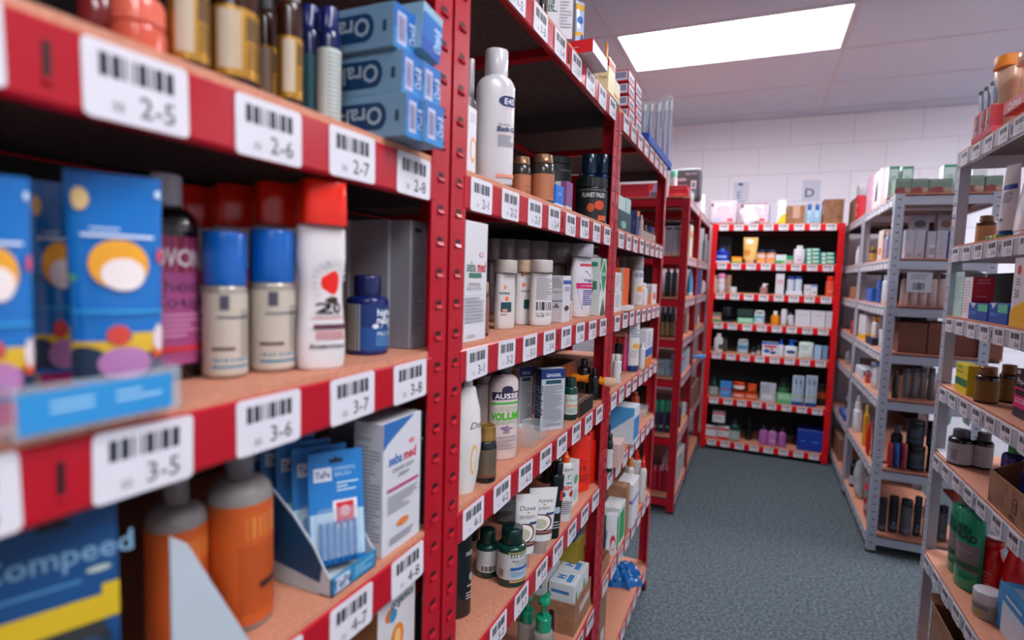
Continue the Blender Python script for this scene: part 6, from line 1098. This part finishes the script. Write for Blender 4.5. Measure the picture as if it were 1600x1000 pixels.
T = put('R', 1, 1567, 1640, 170, carton, 'toothpaste_display', 'red toothpaste display strip with white script, right picture edge', 'box', back=-.012, dd=.03, h=.032, bz=.012, col='d8142c', F=[('t', 'Colgate', .27, .5, .6, 'f4dce0', {'b': .03, 'i': .2, 'w': .42})])
# shelf 2
put('R', 2, 1522, 1556, 337, jar, 'vitamin_jar', 'amber glass jar with copper lid on the near grey rack', 'jar', back=.02, col='5a3820/g', cap='a07858/m', capstyle='lug', sh=.72, nk=.78, nr=.66, cr=.72, labcol='c89868', lab=(.05, .62), F=[('r', .4, .15, .65, .9, 'c8a040'), ('l', .1, .1, .35, .9, 8, 'e0c8a8')])
put('R', 2, 1539, 1556, 368, carton, 'green_yellow_carton', 'little green and yellow carton in front of the amber jar', 'box', back=.002, dd=.03, col='4a8c3c', F=[('r', .8, 0, 1, 1, 'e8c818'), ('e', .55, .6, .15, .25, 'd8e0c8')])
put('R', 2, 1556, 1590, 257, tube, 'cream_tube', 'white cream tube with navy cap standing on near grey shelf', 'tube', back=.02, dr=.5, rot=20, col='ece4e4/g', cap='1c3c88/g', capf=.11, capr=.85, flare=.8, F=[('r', .25, .62, .9, .7, '24489c'), ('l', .3, .4, .75, .58, 6, '8a8c9c'), ('e', .4, .15, .12, .03, '8a8c9c')])
put('R', 2, 1580, 1640, 270, tube, 'cream_tube', 'second white tube cut off by the right picture edge', 'tube', back=.02, dr=.4, col='e8e4e8/g', cap='d8d8dc/g', capr=.9, capf=.08, F=[('p', [(.1, .88), (.4, .93), (.4, .95), (.1, .9)], '24489c')])
# shelf 3
put('R', 3, 1486, 1501, 425, carton, 'mint_carton', 'tall mint green carton beside the nearest grey upright', 'box', back=.012, dd=.045, col='bcdcd4', F=[('l', .1, .3, .8, .9, 12, '94b8b4')])
put('R', 3, 1500, 1524, 427, carton, 'grey_green_carton', 'dull grey green carton behind the red and white carton', 'box', back=.09, dd=.06, col='7a7c74')
put('R', 3, 1502, 1515, 433, carton, 'red_white_carton', 'white and crimson carton between mint carton and blue packs', 'box', back=.012, dd=.053, col='d81838', F=[('r', 0, 0, 1, 1, 'ece8ec'), ('l', .1, .1, .8, .9, 12, 'c8c0c8')], R=[('l', .2, .8, .8, .95, 2, 'f08898'), ('l', .2, .5, .8, .55, 1, 'f08898')])
for i in range(2):
    put('R', 3, 1512+31*i, 1541+31*i, 474, carton, 'nicotine_gum_pack', ['left', 'right'][i]+' royal blue pack with mint green panel on near grey shelf three', 'box', back=.006, dd=.05, col='1450a8', F=[('r', .5, .55, 1, .95, '60c8a0'), ('p', [(.1, 1), (.4, 1), (.25, .7)], 'd8dce8'), ('l', .1, .3, .45, .5, 2, '60a0d8')])
put('R', 3, 1536, 1578, 427, carton, 'black_carton', 'large black carton behind the royal blue packs', 'box', back=.09, dd=.08, col='1c2428')
put('R', 3, 1576, 1640, 400, carton, 'sun_cream_carton', 'white and golden sun cream carton at the right picture edge', 'box', back=.004, dd=.07, col='e8e0e4', F=[('e', .15, .82, .05, .07, 'e85040'), ('t', '30', .13, .48, .13, '3a343c', {'w': .12}), ('p', [(0, 0), (1, 0), (1, .55), (.4, .4), (.06, .27), (0, .2)], 'f8b810'), ('l', .1, .58, .2, .7, 3, '8a8490')])
# shelf 4
for i, (a, c_, tp, bk, lb) in enumerate(((1491, 1509, 568, 613, 'front yellow and green lozenge pack beside nearest grey upright'), (1506, 1519, 572, 604, 'second yellow and green lozenge pack behind the front one'))):
    put('R', 4, a, c_, tp, carton, 'lozenge_pack', lb, 'box', by=bk, dd=.035, col='e8d020', F=[('r', 0, .25, 1, .5, '2c7850'), ('l', .1, .6, .6, .9, 2, '78a838')])
put('R', 4, 1492, 1505, 562, carton, 'black_carton', 'black topped blue carton behind the yellow green packs', 'box', by=600, dd=.05, col='14384c')
for a, c_, tp, bk, lb in ((1513, 1535, 573, 618, 'leftmost amber jar with gold label behind the yellow packs'), (1520, 1559, 573, 631, 'large amber jar with gold label in front, near grey shelf four'), (1557, 1588, 570, 630, 'amber jar with gold label next to the navy pink box'), (1537, 1566, 566, 606, 'amber jar with dark lid at the back of shelf four')):
    put('R', 4, a, c_, tp, jar, 'vitamin_jar', lb, 'jar', by=bk, col='2c160a/g', cap='8a5c38/m' if a != 1537 else '1c1c1c', capstyle='lug', sh=.7, nk=.76, nr=.74, cr=.8, labcol='8a6226', lab=(.06, .62), F=[('l', .2, .1, .8, .9, 7, 'a88040')])
put('R', 4, 1581, 1640, 584, carton, 'womens_health_carton', 'navy and hot pink carton cut by the right picture edge', 'box', by=662, dd=.06, col='1c1c34', F=[('r', 0, .2, 1, .62, 'd8186c'), ('t', 'Pro-Intima', .3, .76, .13, 'f0e8f0', {'b': .02, 'w': .5}), ('r', .04, .9, .14, .98, 'd8d8e0'), ('e', .4, .38, .12, .12, 'e8a8c8'), ('r', .04, .46, .5, .58, '301830'), ('l', .05, .28, .3, .4, 2, 'f0c0d8')], R=[('r', 0, 0, 1, 1, '16162c')])
# shelf 5
put('R', 5, 1472, 1494, 662, pouch, 'green_clear_bag', 'clear bag of bright green pieces by the nearest upright', 'packet', by=694, dr=.5, col='2c9c68/s', F=[('e', .5, .6, .3, .25, '38c080')])
put('R', 5, 1504, 1525, 664, pouch, 'green_clear_bag', 'darker green bag behind the silver labelled jars', 'packet', by=690, dr=.5, col='186c48/s')
put('R', 5, 1461, 1482, 702, carton, 'white_card', 'flat white and pink leaflet at the shelf corner', 'card', by=712, dd=.06, h=.006, col='ece0e8')
SJ = dict(col='161a1c/g', cap='585a60/m', capstyle='lug', sh=.7, nk=.78, nr=.66, cr=.7, labcol='b8bcc4', lab=(.06, .64))
put('R', 5, 1478, 1519, 671, jar, 'supplement_jar', 'left black jar with silver label on near grey shelf five', 'jar', by=729, F=[('r', 0, .62, 1, .68, '8a5058'), ('l', .05, .3, .25, .55, 3, '3a3c48'), ('r', .7, .2, .9, .7, '9a9ea8')], **SJ)
put('R', 5, 1517, 1550, 676, jar, 'supplement_jar', 'right black jar with silver label beside the torn box', 'jar', by=734, F=[('r', 0, .62, 1, .68, '8a7078'), ('l', .1, .3, .4, .55, 3, '5a5c68')], **SJ)
TX = put('R', 5, 1541, 1640, 700, tray, 'torn_cardboard_box', 'torn open brown box holding green pump bottles, right edge', 'tray', by=None, back=.006, w=.34, dd=.17, h=.17, fh=.085, F=[('r', .18, .12, .28, .6, '8a6450'), ('r', .44, .3, .52, .7, '3a2820'), ('r', .455, .34, .505, .66, 'a8795a'), ('t', 'III', .48, .5, .22, '3a2820', {'w': .04}), ('l', .4, .06, .5, .2, 4, '6a4838'), ('l', .03, .1, .1, .2, 2, '6a4838')])
for i, (a, c_) in enumerate(((1563, 1592), (1596, 1626))):
    p = put('R', 5, a, c_, 714, bottle, 'pump_bottle', ['purple bottle with light green pump inside the torn brown box', 'purple bottle and green pump at the very right edge'][i], 'bottle', back=.05, bz=.0035, w=.06, dr=.8, h=.175, col='2c248c/g', cap='48c068/g', capstyle='pump', sh=.58, nk=.66, nr=.35, cr=.42)
    p.rotation_euler = (0, 0, L90)
# shelf 6
GBt = [('r', 0, .22, 1, .66, '8a7c7c'), ('p', [(0, .66), (0, .72), (.5, .64), (1, .6), (1, .5), (0, .5)], '6a6468'), ('r', .1, .26, 1, .36, '2c5c38'), ('t', 'BED', .5, .88, .1, '10302c', {'b': .04}), ('t', 'HEAD', .55, .76, .1, '10302c', {'b': .04}), ('t', 'resurrection', .5, .55, .05, 'c8c4cc', {'w': .6}), ('l', .5, .1, .9, .16, 2, '0c5c44')]
put('R', 6, 1478, 1516, 773, bottle, 'salon_shampoo_bottle', 'rear bright green salon bottle beside the nearest grey upright', 'bottle', by=897, dr=.6, col='0ca070/g', cap='98a8a4/s', sh=.78, nk=.88, nr=.3, cr=.36, F=GBt)
put('R', 6, 1488, 1532, 780, bottle, 'salon_shampoo_bottle', 'front bright green salon bottle with black lettering, grey shelf six', 'bottle', by=922, dr=.6, rot=20, col='0ca878/g', cap='98a8a4/s', sh=.78, nk=.88, nr=.3, cr=.36, F=GBt, FA=(-80, 80))
put('R', 6, 1478, 1496, 775, carton, 'dark_red_carton', 'dark red carton hidden behind the green salon bottles', 'box', back=.14, dd=.04, col='8a2018')
for a, c_, tp, bk, lb in ((1521, 1566, 841, 930, 'left bright red waisted bottle on grey shelf six'), (1560, 1604, 850, 955, 'right bright red waisted bottle near the picture edge')):
    put('R', 6, a, c_, tp, bottle, 'red_hair_bottle', lb, 'bottle', by=bk, dr=.6, col='e81420/g', cap='e8202c/g', sh=.84, nk=.88, nr=.55, cr=.56, wf=[(0, 1), (.3, .88), (.55, 1.0), (.85, .7), (1, .7)], F=[('l', .7, .15, .95, .5, 4, 'f08890'), ('e', .3, .3, .15, .04, 'c01018')])
for a, c_, tp, bk, lb in ((1517, 1567, 923, 970, 'squat jar with white lid and olive label on grey shelf six'), (1571, 1625, 938, 985, 'squat white lidded jar cut by the right picture edge')):
    put('R', 6, a, c_, tp, tub, 'cream_jar', lb, 'jar', by=bk, col='c8c4b8/g', cap='e0dee4/g', sh=.55, nk=.6, nr=.92, cr=1.02, labcol='a8a898', lab=(.05, .52), F=[('r', .3, 0, .85, .6, 'b8a840'), ('r', .1, .6, 1, 1, '7a8488')])
put('R', 6, 1555, 1640, 955, carton, 'blue_white_box', 'light blue and white box at the lower right picture corner', 'box', by=1030, dd=.09, col='3c98d8', F=[('r', .1, .0, .9, .7, 'd8e4f0'), ('l', .15, .75, .7, .88, 1, 'e0ecf4')], R=[('r', .05, .1, .95, .8, '98c8e8')], tp=[('r', .1, .2, .9, .7, '98c8e8'), ('l', .2, .3, .8, .6, 3, 'e0f0f8')])
put('R', 6, 1573, 1600, 985, bottle, 'pink_ball', 'glossy pink orb at the lower right corner', 'bottle', by=1040, h=.045, col='c87cb8/g', cap='c87cb8/g', sh=.3, nk=.5, nr=.9, cr=.8, capstyle='dome')
# floor shelf
T = put('R', 7, 1436, 1500, 945, tray, 'cardboard_box', 'open brown cardboard box with papers under the near grey rack', 'box', back=.01, w=.24, dd=.3, h=.21, col='corrugated_card', F=[('r', .03, .1, .5, .8, '9a6a50')], flaps=True)
for i in range(2):
    p = thing('white_carton', ['upper tilted', 'lower'][i]+' white carton poking out of the open brown floor box', 'box', T.location+Vector((.03-.05*i, .02-.07*i, .0035)), -L90+.3*i); carton(p, .09, .07, .215-.03*i, 'd4d4d8', F=[('l', .1, .1, .9, .9, 10, 'a8a8b0')])
# ------------------------------------------------------------------ groups for repeats standing together
PLACE = {('L', 0): 'the nearest red rack', ('L', 2): 'the second red rack', ('L', 3): 'the third red rack', ('L', 4): 'the far red racks', ('F', 4): 'the far red racks', ('B', 5): 'the back rack', ('R', 6): 'the far grey racks', ('E', 6): 'the far grey rack end', ('R', 9): 'the nearest grey rack'}
ORD = ['', 'top', 'second', 'third', 'fourth', 'fifth', 'sixth', 'bottom']
for (nm, rk, cu, lv), obs in META.items():
    if len(obs) >= 2:
        for o in obs: o['group'] = nm.replace('_', ' ') + ' set on the %s shelf of %s' % (ORD[lv], PLACE.get((rk, cu), 'the rack'))
